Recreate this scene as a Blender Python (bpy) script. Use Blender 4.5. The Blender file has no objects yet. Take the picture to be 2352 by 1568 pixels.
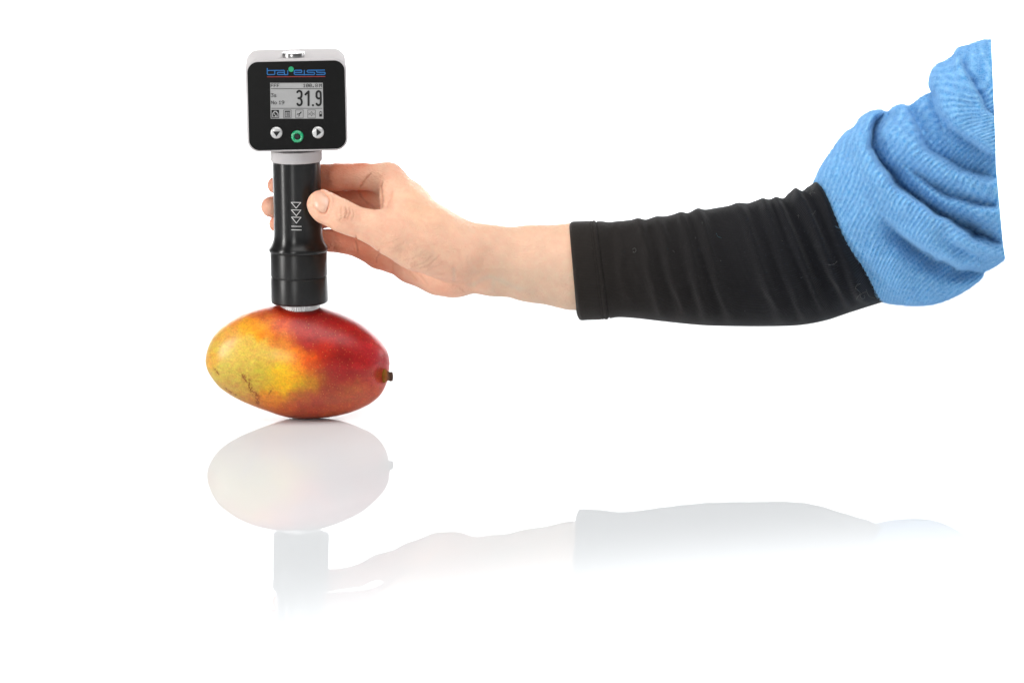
import bpy, bmesh, math, random
import numpy as np
from mathutils import Vector, Matrix
from mathutils.bvhtree import BVHTree

random.seed(7)
rng = np.random.default_rng(7)
SC = bpy.context.scene
COL = SC.collection

# ------------------------------------------------------------------ camera
# the frame is 0.66 m wide at the fruit; the camera stands 3 m away and looks 8.5 degrees down
S = 0.66 / 2352.0
DIST = 3.0
PITCH = math.radians(8.5)
CP, SP = math.cos(PITCH), math.sin(PITCH)
AIM = np.array([(1176 - 724) * S, 0.0, (960 - 784) * S / CP])
FWD = np.array([0.0, CP, -SP]); UPV = np.array([0.0, SP, CP])
CAM = AIM - DIST * FWD
cam_d = bpy.data.cameras.new("camera")
cam = bpy.data.objects.new("camera", cam_d); COL.objects.link(cam)
cam.location = CAM
cam.rotation_euler = (math.radians(90) - PITCH, 0, 0)
cam_d.sensor_width = 36.0
cam_d.lens = 36.0 * DIST / 0.66
cam_d.clip_start = 0.05; cam_d.clip_end = 100
SC.camera = cam

def at(u, v, y=0.0):
    """point of the world plane Y=y that the camera sees at picture position u, v (picture 2352 wide)"""
    u = np.asarray(u, float); v = np.asarray(v, float); y = np.asarray(y, float)
    rx = (u - 1176) * S / DIST
    ry = CP - (v - 784) * S / DIST * SP
    rz = -SP - (v - 784) * S / DIST * CP
    t = (y - CAM[1]) / ry
    return np.stack(np.broadcast_arrays(CAM[0] + t * rx, y, CAM[2] + t * rz), -1)

def to_uv(P):
    d = P - CAM
    z = d @ FWD
    return 1176 + d[..., 0] / z * DIST / S, 784 - (d @ UPV) / z * DIST / S

# ------------------------------------------------------------------ world, exposure, lamps
world = bpy.data.worlds.new("World"); SC.world = world; world.use_nodes = True
bg = world.node_tree.nodes["Background"]
bg.inputs[0].default_value = (1, 1, 1, 1); bg.inputs[1].default_value = 0.15
SC.view_settings.view_transform = 'Standard'
SC.view_settings.look = 'None'
SC.view_settings.exposure = 0.0
SC.view_settings.gamma = 1.0

def area(name, loc, target, sx, sy, power, col=(1, 1, 1), spread=180):
    d = bpy.data.lights.new(name, 'AREA'); d.shape = 'RECTANGLE'
    d.size = sx; d.size_y = sy; d.energy = power; d.color = col; d.spread = math.radians(spread)
    o = bpy.data.objects.new(name, d); COL.objects.link(o)
    o.location = loc
    o.rotation_euler = (Vector(target) - Vector(loc)).to_track_quat('-Z', 'Y').to_euler()
    return o

area("key_softbox", (-1.05, -0.40, 0.36), (0.0, 0, 0.12), 0.15, 0.70, 8.5, (1, 0.985, 0.96))
area("top_softbox", (0.44, -0.50, 1.45), (0.44, 0.0, 0.05), 1.95, 1.15, 23.5, (1, 0.99, 0.975))
area("front_softbox", (-0.50, -1.55, 0.42), (0.1, 0, 0.12), 0.30, 0.30, 5.6, (1, 0.99, 0.975))
area("edge_softbox", (1.15, 0.42, 0.55), (0.05, 0, 0.15), 0.14, 0.9, 4.0)
area("backdrop_lamp", (-0.75, 1.25, 1.5), (-0.45, 2.1, 0.3), 1.3, 0.3, 54, spread=110)
area("backdrop_lamp", (1.25, 1.25, 1.5), (0.95, 2.1, 0.3), 1.3, 0.3, 54, spread=110)
sp = bpy.data.lights.new("reflection_fade_spot", 'SPOT'); sp.energy = 145; sp.spot_size = math.radians(52)  # added lamp: overexposes the front of the tabletop so reflections fade out
sp.spot_blend = 0.40; sp.shadow_soft_size = 0.08
spo = bpy.data.objects.new("reflection_fade_spot", sp); COL.objects.link(spo)
spo.location = (0.50, -1.25, 1.7)
spo.rotation_euler = (Vector((0.56, -1.14, 0.0)) - spo.location).to_track_quat('-Z', 'Y').to_euler()

# ------------------------------------------------------------------ helpers
def srgb(r, g, b):
    def f(c):
        c /= 255.0
        return c / 12.92 if c <= 0.04045 else ((c + 0.055) / 1.055) ** 2.4
    return (f(r), f(g), f(b))

def new_mat(name):
    m = bpy.data.materials.new(name); m.use_nodes = True
    nt = m.node_tree
    return m, nt, nt.nodes["Principled BSDF"]

def node(nt, kind, **kw):
    n = nt.nodes.new(kind)
    for k, v in kw.items():
        if k.startswith("i_"):
            n.inputs[k[2:].replace("_", " ")].default_value = v
        else:
            setattr(n, k, v)
    return n

def simple(name, col, rough=0.5, metal=0.0, spec=0.5, bump=None, coat=0.0):
    m, nt, b = new_mat(name)
    b.inputs["Base Color"].default_value = (*col, 1)
    b.inputs["Roughness"].default_value = rough
    b.inputs["Metallic"].default_value = metal
    b.inputs["Specular IOR Level"].default_value = spec
    b.inputs["Coat Weight"].default_value = coat
    if bump:
        sc, st, dist = bump
        tc = node(nt, "ShaderNodeTexCoord")
        n = node(nt, "ShaderNodeTexNoise"); n.inputs["Scale"].default_value = sc
        n.inputs["Detail"].default_value = 3
        bp = node(nt, "ShaderNodeBump"); bp.inputs["Strength"].default_value = st
        bp.inputs["Distance"].default_value = dist
        nt.links.new(tc.outputs["Object"], n.inputs["Vector"])
        nt.links.new(n.outputs["Fac"], bp.inputs["Height"])
        nt.links.new(bp.outputs["Normal"], b.inputs["Normal"])
    return m

def mesh_obj(name, verts, faces, mat=None, parent=None, smooth=True, loc=None):
    me = bpy.data.meshes.new(name)
    me.from_pydata([tuple(map(float, v)) for v in verts] if not isinstance(verts, np.ndarray) else verts.tolist(),
                   [], faces.tolist() if isinstance(faces, np.ndarray) else faces)
    me.update()
    if smooth:
        me.polygons.foreach_set("use_smooth", [True] * len(me.polygons))
    o = bpy.data.objects.new(name, me); COL.objects.link(o)
    if mat: me.materials.append(mat)
    if parent is not None: o.parent = parent
    if loc is not None: o.location = loc
    return o

def bm_obj(name, bm, mat=None, parent=None, smooth=False):
    me = bpy.data.meshes.new(name); bm.to_mesh(me); bm.free()
    if smooth: me.polygons.foreach_set("use_smooth", [True] * len(me.polygons))
    o = bpy.data.objects.new(name, me); COL.objects.link(o)
    if mat: me.materials.append(mat)
    if parent is not None: o.parent = parent
    return o

def grid_faces(nu, nv, wrap_v=True):
    f = []
    i = np.arange(nu - 1)[:, None]; j = np.arange(nv if wrap_v else nv - 1)[None, :]
    jn = (j + 1) % nv
    return np.stack([i * nv + j, i * nv + jn, (i + 1) * nv + jn, (i + 1) * nv + j], -1).reshape(-1, 4)

def set_uv(me, uvs):
    lay = me.uv_layers.new(name="UVMap")
    idx = np.empty(len(me.loops), int); me.loops.foreach_get("vertex_index", idx)
    lay.data.foreach_set("uv", uvs[idx].astype(np.float32).ravel())

def set_col(me, name, rgb):
    a = me.color_attributes.new(name, 'FLOAT_COLOR', 'POINT')
    c = np.ones((len(rgb), 4), np.float32); c[:, :3] = rgb
    a.data.foreach_set("color", c.ravel())

def set_float(me, name, val):
    a = me.attributes.new(name, 'FLOAT', 'POINT')
    a.data.foreach_set("value", np.asarray(val, np.float32))

def vnoise(P, seed=0):
    """smooth value noise, -1..1, P is (n,3)"""
    P = np.asarray(P, float); i = np.floor(P).astype(np.int64); f = P - i; f = f * f * (3 - 2 * f)
    def h(x, y, z):
        n = (x * 374761393 + y * 668265263 + z * 2147483647 + seed * 1274126177) & 0xffffffff
        n = ((n ^ (n >> 13)) * 1274126177) & 0xffffffff
        n = ((n ^ (n >> 16)) * 2246822519) & 0xffffffff
        return ((n ^ (n >> 15)) & 0xffff) / 32767.5 - 1
    r = 0
    for dx in (0, 1):
        for dy in (0, 1):
            for dz in (0, 1):
                w = (f[..., 0] if dx else 1 - f[..., 0]) * (f[..., 1] if dy else 1 - f[..., 1]) * (f[..., 2] if dz else 1 - f[..., 2])
                r = r + w * h(i[..., 0] + dx, i[..., 1] + dy, i[..., 2] + dz)
    return r

def fbm(P, o=3, seed=0):
    a, r = 1.0, 0
    for k in range(o):
        r = r + a * vnoise(np.asarray(P) * 2 ** k, seed + k); a *= 0.5
    return r

def sstep(a, b, x):
    t = np.clip((x - a) / (b - a), 0, 1); return t * t * (3 - 2 * t)

def dist_poly(U, V, pts):
    """distance from points U,V to an open polyline, and the position along it 0..1"""
    pts = np.asarray(pts, float)
    L = np.r_[0, np.cumsum(np.hypot(*np.diff(pts, axis=0).T))]
    best = np.full(np.shape(U), 1e9); tt = np.zeros(np.shape(U)); side = np.zeros(np.shape(U))
    for k in range(len(pts) - 1):
        a, b = pts[k], pts[k + 1]; d = b - a
        h = np.clip(((U - a[0]) * d[0] + (V - a[1]) * d[1]) / (d @ d), 0, 1)
        q = np.hypot(U - a[0] - h * d[0], V - a[1] - h * d[1])
        m = q < best
        best = np.where(m, q, best); tt = np.where(m, (L[k] + h * (L[k + 1] - L[k])) / L[-1], tt)
        side = np.where(m, np.sign(d[0] * (V - a[1]) - d[1] * (U - a[0])), side)
    return best, tt, side

def spline(pts, n, closed=False):
    """Catmull-Rom through pts, n samples evenly by chord"""
    P = np.asarray(pts, float)
    if closed: Q = np.vstack([P[-1], P, P[0], P[1]])
    else: Q = np.vstack([2 * P[0] - P[1], P, 2 * P[-1] - P[-2]])
    out = []
    for k in range(1, len(Q) - 2):
        t = np.linspace(0, 1, 24, endpoint=False)[:, None]
        p0, p1, p2, p3 = Q[k - 1:k + 3]
        out.append(0.5 * (2 * p1 + (p2 - p0) * t + (2 * p0 - 5 * p1 + 4 * p2 - p3) * t ** 2 + (3 * p1 - p0 - 3 * p2 + p3) * t ** 3))
    out = np.vstack(out + [P[:1] if closed else P[-1:]])
    L = np.r_[0, np.cumsum(np.linalg.norm(np.diff(out, axis=0), axis=1))]
    s = np.linspace(0, L[-1], n, endpoint=not closed)
    return np.stack([np.interp(s, L, out[:, k]) for k in range(P.shape[1])], -1)

def outward(Vv, Ff):
    a, b_, c_, d_ = (Vv[Ff[:, k]] for k in range(4))
    vol = np.sum(np.einsum('ij,ij->i', a, np.cross(b_, c_)) + np.einsum('ij,ij->i', a, np.cross(c_, d_)))
    return Ff if vol > 0 else Ff[:, ::-1].copy()

def tag(o, label, cat, group=None):
    o["label"] = label; o["category"] = cat
    if group: o["group"] = group

# ------------------------------------------------------------------ setting: glossy white table and lit backdrop
m_table, nt, b = new_mat("white_acrylic")
out = nt.nodes["Material Output"]
df = node(nt, "ShaderNodeBsdfDiffuse"); df.inputs["Color"].default_value = (0.682, 0.703, 0.722, 1)
gl = node(nt, "ShaderNodeBsdfGlossy"); gl.inputs["Color"].default_value = (1, 1, 1, 1); gl.inputs["Roughness"].default_value = 0.012
mx = node(nt, "ShaderNodeMixShader"); mx.inputs[0].default_value = 0.165
nt.links.new(df.outputs[0], mx.inputs[1]); nt.links.new(gl.outputs[0], mx.inputs[2]); nt.links.new(mx.outputs[0], out.inputs["Surface"])
nt.nodes.remove(b)
bm = bmesh.new()
bmesh.ops.create_cube(bm, size=1.0, matrix=Matrix.Translation((0.2, 0.0, -0.015)) @ Matrix.Diagonal((5.2, 3.2, 0.03, 1)))
table = bm_obj("tabletop", bm, m_table); table["kind"] = "structure"
m_back = simple("white_paper", (0.85, 0.85, 0.85), 0.9, bump=(90, 0.05, 0.001))
prof = [(1.78, -0.9)] + [(1.95 + 0.15 * math.sin(a), -0.75 - 0.15 * math.cos(a) + 0.0) for a in np.linspace(0, math.pi / 2, 9)] + [(2.1, 1.35)]
vs = []
for x in (-1.6, 2.2):
    vs += [(x, y, z) for y, z in prof]
n = len(prof)
back = mesh_obj("backdrop", np.array(vs), [(i, i + 1, n + i + 1, n + i) for i in range(n - 1)], m_back)
back["kind"] = "structure"

# ------------------------------------------------------------------ mango
Z3 = lambda p: ((480 + np.asarray(p, float)[..., 0] / 4.3556) * 0.91875, (740 + np.asarray(p, float)[..., 1] / 4.3556) * 0.91875)
top = np.array([(145, 715), (165, 600), (220, 470), (310, 360), (430, 270), (560, 200), (700, 150), (860, 116), (1000, 104), (1180, 104), (1400, 132),
                (1550, 175), (1700, 235), (1850, 315), (1980, 420), (2070, 520), (2125, 620), (2150, 745)], float)
bot = np.array([(145, 715), (165, 805), (210, 890), (290, 990), (400, 1070), (540, 1145), (700, 1210), (860, 1265), (980, 1300), (1100, 1325), (1250, 1333), (1400, 1327),
                (1540, 1310), (1680, 1280), (1800, 1240), (1930, 1180), (2030, 1100), (2090, 1010), (2130, 910), (2150, 745)], float)
def mango_outline(pts, u):
    sp_ = spline(pts, 900)
    x = sp_[:, 0]; x = np.maximum.accumulate(x)
    X = 145 + 2005 * (1 - np.cos(u)) / 2
    return X, np.interp(X, x + np.arange(len(x)) * 1e-6, sp_[:, 1])
NU, NV = 400, 320
uu = np.linspace(0.0, math.pi, NU)
X, tz = mango_outline(top, uu); _, bz = mango_outline(bot, uu)
def smooth1(a, n=6):
    for _ in range(n):
        a[1:-1] = (a[:-2] + 2 * a[1:-1] + a[2:]) / 4
    return a
tz, bz = smooth1(tz), smooth1(bz)
U_, Vt = Z3(np.stack([X, tz], -1)); _, Vb = Z3(np.stack([X, bz], -1))
cv, hv = (Vt + Vb) / 2, (Vb - Vt) / 2
th = np.linspace(0, 2 * math.pi, NV, endpoint=False)
ct, st_ = np.cos(th), np.sin(th)
C = at(U_, cv, 0.0); Hh = hv * S / CP
V = np.zeros((NU, NV, 3))
V[..., 0] = C[:, None, 0]
V[..., 1] = -Hh[:, None] * 0.84 * np.sign(st_) * np.abs(st_) ** 0.96
V[..., 2] = C[:, None, 2] + Hh[:, None] * ct
V = V.reshape(-1, 3)
V += (fbm(V * 28 + 3, 2, 5) * 0.0006)[:, None] * np.array([0, 1, 0.35])
mu, mv = to_uv(V)
mzx = (mu / 0.91875 - 480) * 4.3556; mzy = (mv / 0.91875 - 740) * 4.3556      # same scale as the traced outline
# the pit round the stem
ctr = at(*Z3(np.array([2118.0, 864.0])), -0.013)
dd = np.linalg.norm((V - ctr) * np.array([1.0, 0.8, 1.0]), axis=1)
V[:, 0] -= 0.0034 * np.exp(-(dd / 0.0070) ** 2)
V[:, 0] += 0.0004 * np.exp(-((dd - 0.0145) / 0.006) ** 2) * (V[:, 0] > 0.02)
V[:, 2] -= V[:, 2].min()
cols = """200 500 205 165 90;180 700 200 170 80;225 690 228 155 38;300 600 207 182 88;400 420 215 160 80;550 250 210 130 75;700 180 190 108 72;650 320 225 165 40;800 330 235 150 12;900 320 226 125 18
750 230 205 105 48;870 180 182 78 50;1000 200 180 46 22;1000 265 200 52 16;1200 220 160 22 16;1400 200 135 16 16;1600 260 155 12 20;1800 380 172 16 26;1000 350 205 78 26;1040 480 216 128 45;1200 420 180 46 38;1400 400 170 36 38
1300 520 165 40 46;1600 450 170 32 36;1500 600 166 28 24;1430 580 190 42 16;1700 600 170 24 28;2000 600 190 32 46;2080 680 184 48 64;1900 750 172 28 34;1700 760 145 20 24;1720 840 155 6 6;1550 800 156 26 26
1400 650 190 48 26;1300 720 232 76 6;1200 650 238 120 14;1080 720 230 172 14;900 700 212 172 62;600 700 212 182 84;400 800 200 180 80;600 850 200 175 76;800 850 196 176 62;1000 850 232 192 14;1150 850 242 178 4;1280 820 240 120 4
1380 800 192 58 18;1100 960 244 190 0;1250 950 212 166 16;1350 920 190 130 22;1420 900 170 62 32;1550 950 165 52 36;1700 900 172 42 36;1900 900 176 40 40;900 1000 206 166 36;750 950 196 166 60;950 1100 240 148 10;850 1130 226 150 22
1050 1050 236 184 8;1200 1050 196 135 36;1150 1120 185 88 40;1300 1050 175 72 44;1500 1100 165 66 46;1700 1050 180 80 50;1850 1000 185 92 50;2050 900 188 66 64;2000 1050 192 80 58;1900 1150 190 82 54;1600 1230 182 78 50;1300 1150 168 62 50
1300 1270 168 66 42;1000 1200 192 92 50;850 1220 196 108 60;700 1150 196 140 70;600 1050 192 156 74;450 1000 192 162 80;400 1050 192 142 80;300 950 196 166 76;1200 1320 172 75 46;1000 110 165 40 22;850 1165 186 92 50;950 1175 184 78 46;740 1185 190 112 66;1060 1150 186 84 46;1180 1160 176 70 46;640 1150 192 128 70;1300 110 130 16 14;640 560 214 182 84;800 620 216 180 74;300 440 212 165 80"""
cs = np.array([[float(t) for t in c.split()] for c in cols.replace("\n", ";").split(";")])
crgb = np.array([srgb(*c[2:]) for c in cs])
w1 = np.stack([mzx, mzy, V[:, 1] * 9000], -1)
wx = mzx + 42 + 48 * fbm(w1 / 110, 5, 11); wy = mzy + 40 * fbm(w1 / 90, 5, 31)
num = np.zeros((len(V), 3)); den = np.full(len(V), 1e-9)
for c, r in zip(cs, crgb):
    w = np.exp(-(((wx - c[0]) / 104) ** 2 + ((wy - c[1]) / 86) ** 2)) + 1e-5 / (1 + ((wx - c[0]) ** 2 + (wy - c[1]) ** 2) / 4e4) ** 3
    num += w[:, None] * r; den += w
mcol = num / den[:, None]
# fine streaks and mottling of the peel
fn = fbm(w1 / np.array([26, 14, 20]), 3, 77)
mcol *= (1 + 0.10 * fn)[:, None]
mcol *= (1 + (0.04 + 0.17 * np.clip((mcol[:, 0] - 2.2 * mcol[:, 1]) / mcol[:, 0], 0, 1)) * fbm(w1 / np.array([85, 60, 60]), 3, 131))[:, None]
mcol[:, 1] *= 1 + 0.16 * fbm(w1 / np.array([40, 24, 30]), 3, 99)
# russet scars
scar = np.zeros(len(V))
for pl, wd, am in (([(550, 875), (610, 940), (625, 985), (655, 1045), (705, 1085), (716, 1165)], 24, 1.0), ([(560, 880), (640, 930)], 12, .6), ([(876, 1018), (850, 1050), (838, 1075)], 9, 0.8),
                   ([(362, 1008), (400, 1042), (480, 1085)], 12, 0.7), ([(232, 795), (270, 820), (285, 855)], 12, 0.8), ([(700, 1060), (735, 1110)], 14, .6)):
    d, t, _ = dist_poly(mzx, mzy, pl)
    scar = np.maximum(scar, am * np.exp(-(d / wd) ** 2))
sn = fbm(w1 / 13, 3, 51)
scar = np.clip(scar * 1.3 * sstep(0.0, 0.65, sn + 0.30), 0, 0.9) * (V[:, 1] < 0)
mcol = mcol * (1 - scar[:, None]) + np.array(srgb(128, 62, 18)) * scar[:, None]
# olive inside of the pit
pit = 0.5 * np.exp(-(dd / 0.0040) ** 2)
mcol *= np.array([0.97, 0.91, 0.66])
mcol = mcol * (1 - pit[:, None]) + np.array(srgb(140, 86, 12)) * pit[:, None]
red = np.clip((mcol[:, 0] - 1.6 * mcol[:, 1]) / (mcol[:, 0] + 1e-6), 0, 1)
m_mango, nt, b = new_mat("mango_peel")
at_ = node(nt, "ShaderNodeVertexColor", layer_name="peel")
ra = node(nt, "ShaderNodeAttribute", attribute_name="redness")
tc = node(nt, "ShaderNodeTexCoord")
vo = node(nt, "ShaderNodeTexVoronoi"); vo.inputs["Scale"].default_value = 640; vo.inputs["Randomness"].default_value = 1.0
rp = node(nt, "ShaderNodeMapRange"); rp.inputs[1].default_value = 0.12; rp.inputs[2].default_value = 0.25; rp.inputs[3].default_value = 1; rp.inputs[4].default_value = 0
sel = node(nt, "ShaderNodeMapRange"); sel.inputs[1].default_value = 0.2; sel.inputs[2].default_value = 0.9
sx = node(nt, "ShaderNodeSeparateColor")
mul = node(nt, "ShaderNodeMath", operation='MULTIPLY'); mul2 = node(nt, "ShaderNodeMath", operation='MULTIPLY')
ad = node(nt, "ShaderNodeMapRange"); ad.inputs[1].default_value = 0; ad.inputs[2].default_value = 0.6; ad.inputs[3].default_value = 0.08; ad.inputs[4].default_value = 0.42
mixd = node(nt, "ShaderNodeMix", data_type='RGBA'); mixd.inputs[7].default_value = (*srgb(240, 170, 90), 1)
L = nt.links.new
L(tc.outputs["Object"], vo.inputs["Vector"]); L(vo.outputs["Distance"], rp.inputs[0])
L(vo.outputs["Color"], sx.inputs[0]); L(sx.outputs[0], sel.inputs[0])
L(rp.outputs[0], mul.inputs[0]); L(sel.outputs[0], mul.inputs[1])
L(ra.outputs["Fac"], ad.inputs[0]); L(mul.outputs[0], mul2.inputs[0]); L(ad.outputs[0], mul2.inputs[1])
L(mul2.outputs[0], mixd.inputs[0]); L(at_.outputs["Color"], mixd.inputs[6])
fnz = node(nt, "ShaderNodeTexNoise"); fnz.inputs["Scale"].default_value = 900; fnz.inputs["Detail"].default_value = 4
L(tc.outputs["Object"], fnz.inputs["Vector"])
fr = node(nt, "ShaderNodeMapRange"); fr.inputs[1].default_value = 0.3; fr.inputs[2].default_value = 0.7; fr.inputs[3].default_value = 0.84; fr.inputs[4].default_value = 1.14
L(fnz.outputs["Fac"], fr.inputs[0])
mm = node(nt, "ShaderNodeMix", data_type='RGBA', blend_type='MULTIPLY'); mm.inputs[0].default_value = 1
L(mixd.outputs[2], mm.inputs[6]); L(fr.outputs[0], mm.inputs[7]); L(mm.outputs[2], b.inputs["Base Color"])
b.inputs["Roughness"].default_value = 0.34; b.inputs["Specular IOR Level"].default_value = 0.42
b.inputs["Subsurface Weight"].default_value = 0.08; b.inputs["Subsurface Radius"].default_value = (1, 0.4, 0.1); b.inputs["Subsurface Scale"].default_value = 0.002
n2 = node(nt, "ShaderNodeTexNoise"); n2.inputs["Scale"].default_value = 260; n2.inputs["Detail"].default_value = 4
bp = node(nt, "ShaderNodeBump"); bp.inputs["Strength"].default_value = 0.10; bp.inputs["Distance"].default_value = 0.0008
L(tc.outputs["Object"], n2.inputs["Vector"]); L(n2.outputs["Fac"], bp.inputs["Height"]); L(bp.outputs["Normal"], b.inputs["Normal"])
faces = outward(V, grid_faces(NU, NV))
mango = mesh_obj("mango", V, faces, m_mango)
set_col(mango.data, "peel", np.clip(mcol, 0.002, 1)); set_float(mango.data, "redness", red)
tag(mango, "red and yellow ripe mango lying on its side on the glossy white table", "mango")
# stem
P = [(2062, 864, -0.0035), (2090, 866, -0.0065), (2112, 868, -0.0090), (2134, 868, -0.0105), (2160, 873, -0.0115), (2180, 877, -0.0120), (2191, 878, -0.0120)]
R = [86, 80, 66, 50, 51, 46, 16]
stem_p = np.array([at(*Z3(np.array([p[0], p[1]], float)), p[2]) for p in P]); stem_r = np.array(R) / 4.3556 * 0.91875 * S
ss = np.linspace(0, len(P) - 1, 34); vs = []
for s in ss:
    c = np.array([np.interp(s, range(len(P)), stem_p[:, k]) for k in range(3)]); r = np.interp(s, range(len(P)), stem_r)
    for a in np.linspace(0, 2 * math.pi, 28, endpoint=False):
        d = np.array([0.04, math.cos(a) * 0.9, math.sin(a)])
        lump = 1 + (0.10 if s < 3.5 else 0.22) * fbm(np.array([[s * 1.4, math.cos(a) * 1.6 + 9, math.sin(a) * 1.6]]), 3, 3)[0]
        vs.append(c + d * r * lump)
m_stem, nt, b = new_mat("stem_bark")
tc = node(nt, "ShaderNodeTexCoord"); sxyz = node(nt, "ShaderNodeSeparateXYZ"); L = nt.links.new
nz = node(nt, "ShaderNodeTexNoise"); nz.inputs["Scale"].default_value = 320; nz.inputs["Detail"].default_value = 5
L(tc.outputs["Generated"], sxyz.inputs[0]); L(tc.outputs["Object"], nz.inputs["Vector"])
add = node(nt, "ShaderNodeMath", operation='MULTIPLY_ADD'); add.inputs[1].default_value = 0.5
L(nz.outputs["Fac"], add.inputs[0]); L(sxyz.outputs[0], add.inputs[2])
cr = node(nt, "ShaderNodeValToRGB"); e = cr.color_ramp.elements
e[0].position = 0.2; e[0].color = (*srgb(150, 84, 10), 1); e[1].position = 1.25 / 1.3; e[1].color = (*srgb(66, 42, 26), 1)
x = e.new(0.45); x.color = (*srgb(138, 108, 26), 1); x = e.new(0.66); x.color = (*srgb(158, 92, 40), 1); x = e.new(0.82); x.color = (*srgb(104, 66, 44), 1)
L(add.outputs[0], cr.inputs[0]); L(cr.outputs[0], b.inputs["Base Color"]); b.inputs["Roughness"].default_value = 0.7
bp = node(nt, "ShaderNodeBump"); bp.inputs["Strength"].default_value = 0.6; bp.inputs["Distance"].default_value = 0.001
L(nz.outputs["Fac"], bp.inputs["Height"]); L(bp.outputs["Normal"], b.inputs["Normal"])
stem = mesh_obj("stem", np.array(vs), outward(np.array(vs), grid_faces(34, 28)), m_stem, mango)

# ------------------------------------------------------------------ durometer
duro = bpy.data.objects.new("hardness_tester", None); COL.objects.link(duro)
BASE_V = 708.0
duro.location = at(688.8, BASE_V, 0.0); duro.rotation_euler = (math.radians(1.3), -math.radians(0.95), math.radians(2.7))
D_M = Matrix.Translation(duro.location) @ duro.rotation_euler.to_matrix().to_4x4()
D_I = D_M.inverted(); D_CAM = np.array(D_I @ Vector(CAM))
def local_hit(u, v, y):
    """instrument coordinates of the point of its plane y that is seen at u, v"""
    q = np.array(D_I @ Vector(at(u, v, 0.0))); d = q - D_CAM
    return D_CAM + d * (y - D_CAM[1]) / d[1]
tag(duro, "black handheld hardness tester with square display head standing upright on the mango", "hardness tester")
m_black = simple("black_anodised", (0.0035, 0.0035, 0.0037), 0.30, spec=0.45, bump=(700, 0.05, 0.0004))
m_black2 = simple("black_anodised_satin", (0.0065, 0.0065, 0.0068), 0.38, spec=0.42, bump=(900, 0.10, 0.0004))
for m_, an in ((m_black, 0.75), (m_black2, 0.65)):      # turned metal: the sheen runs along the axis
    t_ = node(m_.node_tree, "ShaderNodeTangent", direction_type='RADIAL', axis='Z')
    b_ = m_.node_tree.nodes["Principled BSDF"]; b_.inputs["Anisotropic"].default_value = an; b_.inputs["Anisotropic Rotation"].default_value = 0.25
    m_.node_tree.links.new(t_.outputs[0], b_.inputs["Tangent"])
m_groove = simple("black_gap", (0.004, 0.004, 0.004), 0.6)
m_grey = simple("grey_powder_coat", (0.52, 0.50, 0.505), 0.7, spec=0.02, bump=(1500, 0.25, 0.0004))
m_panel = simple("black_panel_foil", (0.0085, 0.0085, 0.0085), 0.40, spec=0.10, bump=(1800, 0.1, 0.0002))
m_chrome = simple("polished_steel", (0.36, 0.355, 0.355), 0.28, metal=1.0)
m_alu = simple("knurled_aluminium", (0.86, 0.86, 0.86), 0.36, metal=0.55)
m_lcd = simple("lcd_grey", (0.355, 0.355, 0.355), 0.30, spec=0.2, bump=(2500, 0.05, 0.0002))
m_ink = simple("lcd_ink", (0.018, 0.018, 0.018), 0.5, spec=0.2)
m_lblue = simple("print_blue", srgb(10, 96, 160), 0.5)
m_lred = simple("print_red", srgb(145, 42, 40), 0.5)
m_lgreen = simple("print_green", srgb(14, 150, 100), 0.5)
m_white = simple("print_white", (0.62, 0.62, 0.62), 0.5)
m_btn = simple("button_silver", (0.58, 0.58, 0.58), 0.25, metal=0.35)
m_ring = simple("button_green", srgb(0, 150, 98), 0.12, spec=0.7, coat=0.6)

def lathe(name, prof, mat, parent=duro, n=96, teeth=None, smooth_angle=None):
    """prof: (radius px, v px) from the bottom up"""
    vs, fs = [], []
    pr = [(r * S * 0.995, local_hit(685, v, 0.0)[2]) for r, v in prof]
    for r, z in pr:
        for k in range(n):
            a = 2 * math.pi * k / n
            rr = r
            if teeth and r > teeth[0] * S: rr = r * (1 - teeth[1] * (1 if k % 4 in (2, 3) else 0))
            vs.append((rr * math.cos(a), rr * math.sin(a), z))
    F = grid_faces(len(pr), n).tolist()
    F.append(list(range(n))[::-1]); F.append([(len(pr) - 1) * n + k for k in range(n)])
    o = mesh_obj(name, np.array(vs), F, mat, parent)
    o.data.set_sharp_from_angle(angle=math.radians(32))
    return o

def rounded(r0, v0, r1, v1, k=5, conv=True):
    """quarter-round between two profile points"""
    out_ = []
    for t in np.linspace(0, math.pi / 2, k):
        if conv: out_.append((r0 + (r1 - r0) * math.sin(t), v0 + (v1 - v0) * (1 - math.cos(t))))
        else: out_.append((r0 + (r1 - r0) * (1 - math.cos(t)), v0 + (v1 - v0) * math.sin(t)))
    return out_

lathe("foot_ring", [(40, 709), (45.2, 708.6), (46.6, 707), (46.6, 696.5), (45, 695), (40, 695)], m_alu, n=4 * 60, teeth=(45.5, 0.09))
lathe("foot_plate", [(5, 710.5), (40.5, 710.5), (40.5, 700), (5, 700)], m_groove)
lathe("lower_collar", [(50, 696.2), (58, 695.4)] + rounded(60.5, 694.6, 65.4, 689.5) + [(65.4, 636.0), (64.9, 635.2), (60, 635.1)], m_black2)
lathe("gap_ring", [(62.8, 637), (62.8, 629)], m_groove)
lathe("upper_collar", [(60, 632.0), (64.6, 631.9), (65.2, 631.2), (65.2, 579), (64.6, 578.0), (60, 577.9)], m_black2)
cove = [(60, 578.3), (66.2, 577.4), (67.6, 575.2), (68.3, 572.0), (67.9, 569.2), (66.4, 566.3), (63.8, 562.4), (61.2, 558.2), (58.9, 553.0), (57.2, 547.2), (56.2, 540.5), (55.7, 533), (55.4, 520), (55.2, 480), (55.2, 366)]
cs2 = spline(cove[1:], 60)
lathe("barrel", [cove[0]] + [tuple(p) for p in cs2], m_black, n=128)
lathe("head_collar", [(52, 370.5), (56.4, 370.4)] + rounded(56.4, 370.4, 59.4, 365.5) + [(59.4, 345)], m_grey)

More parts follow.
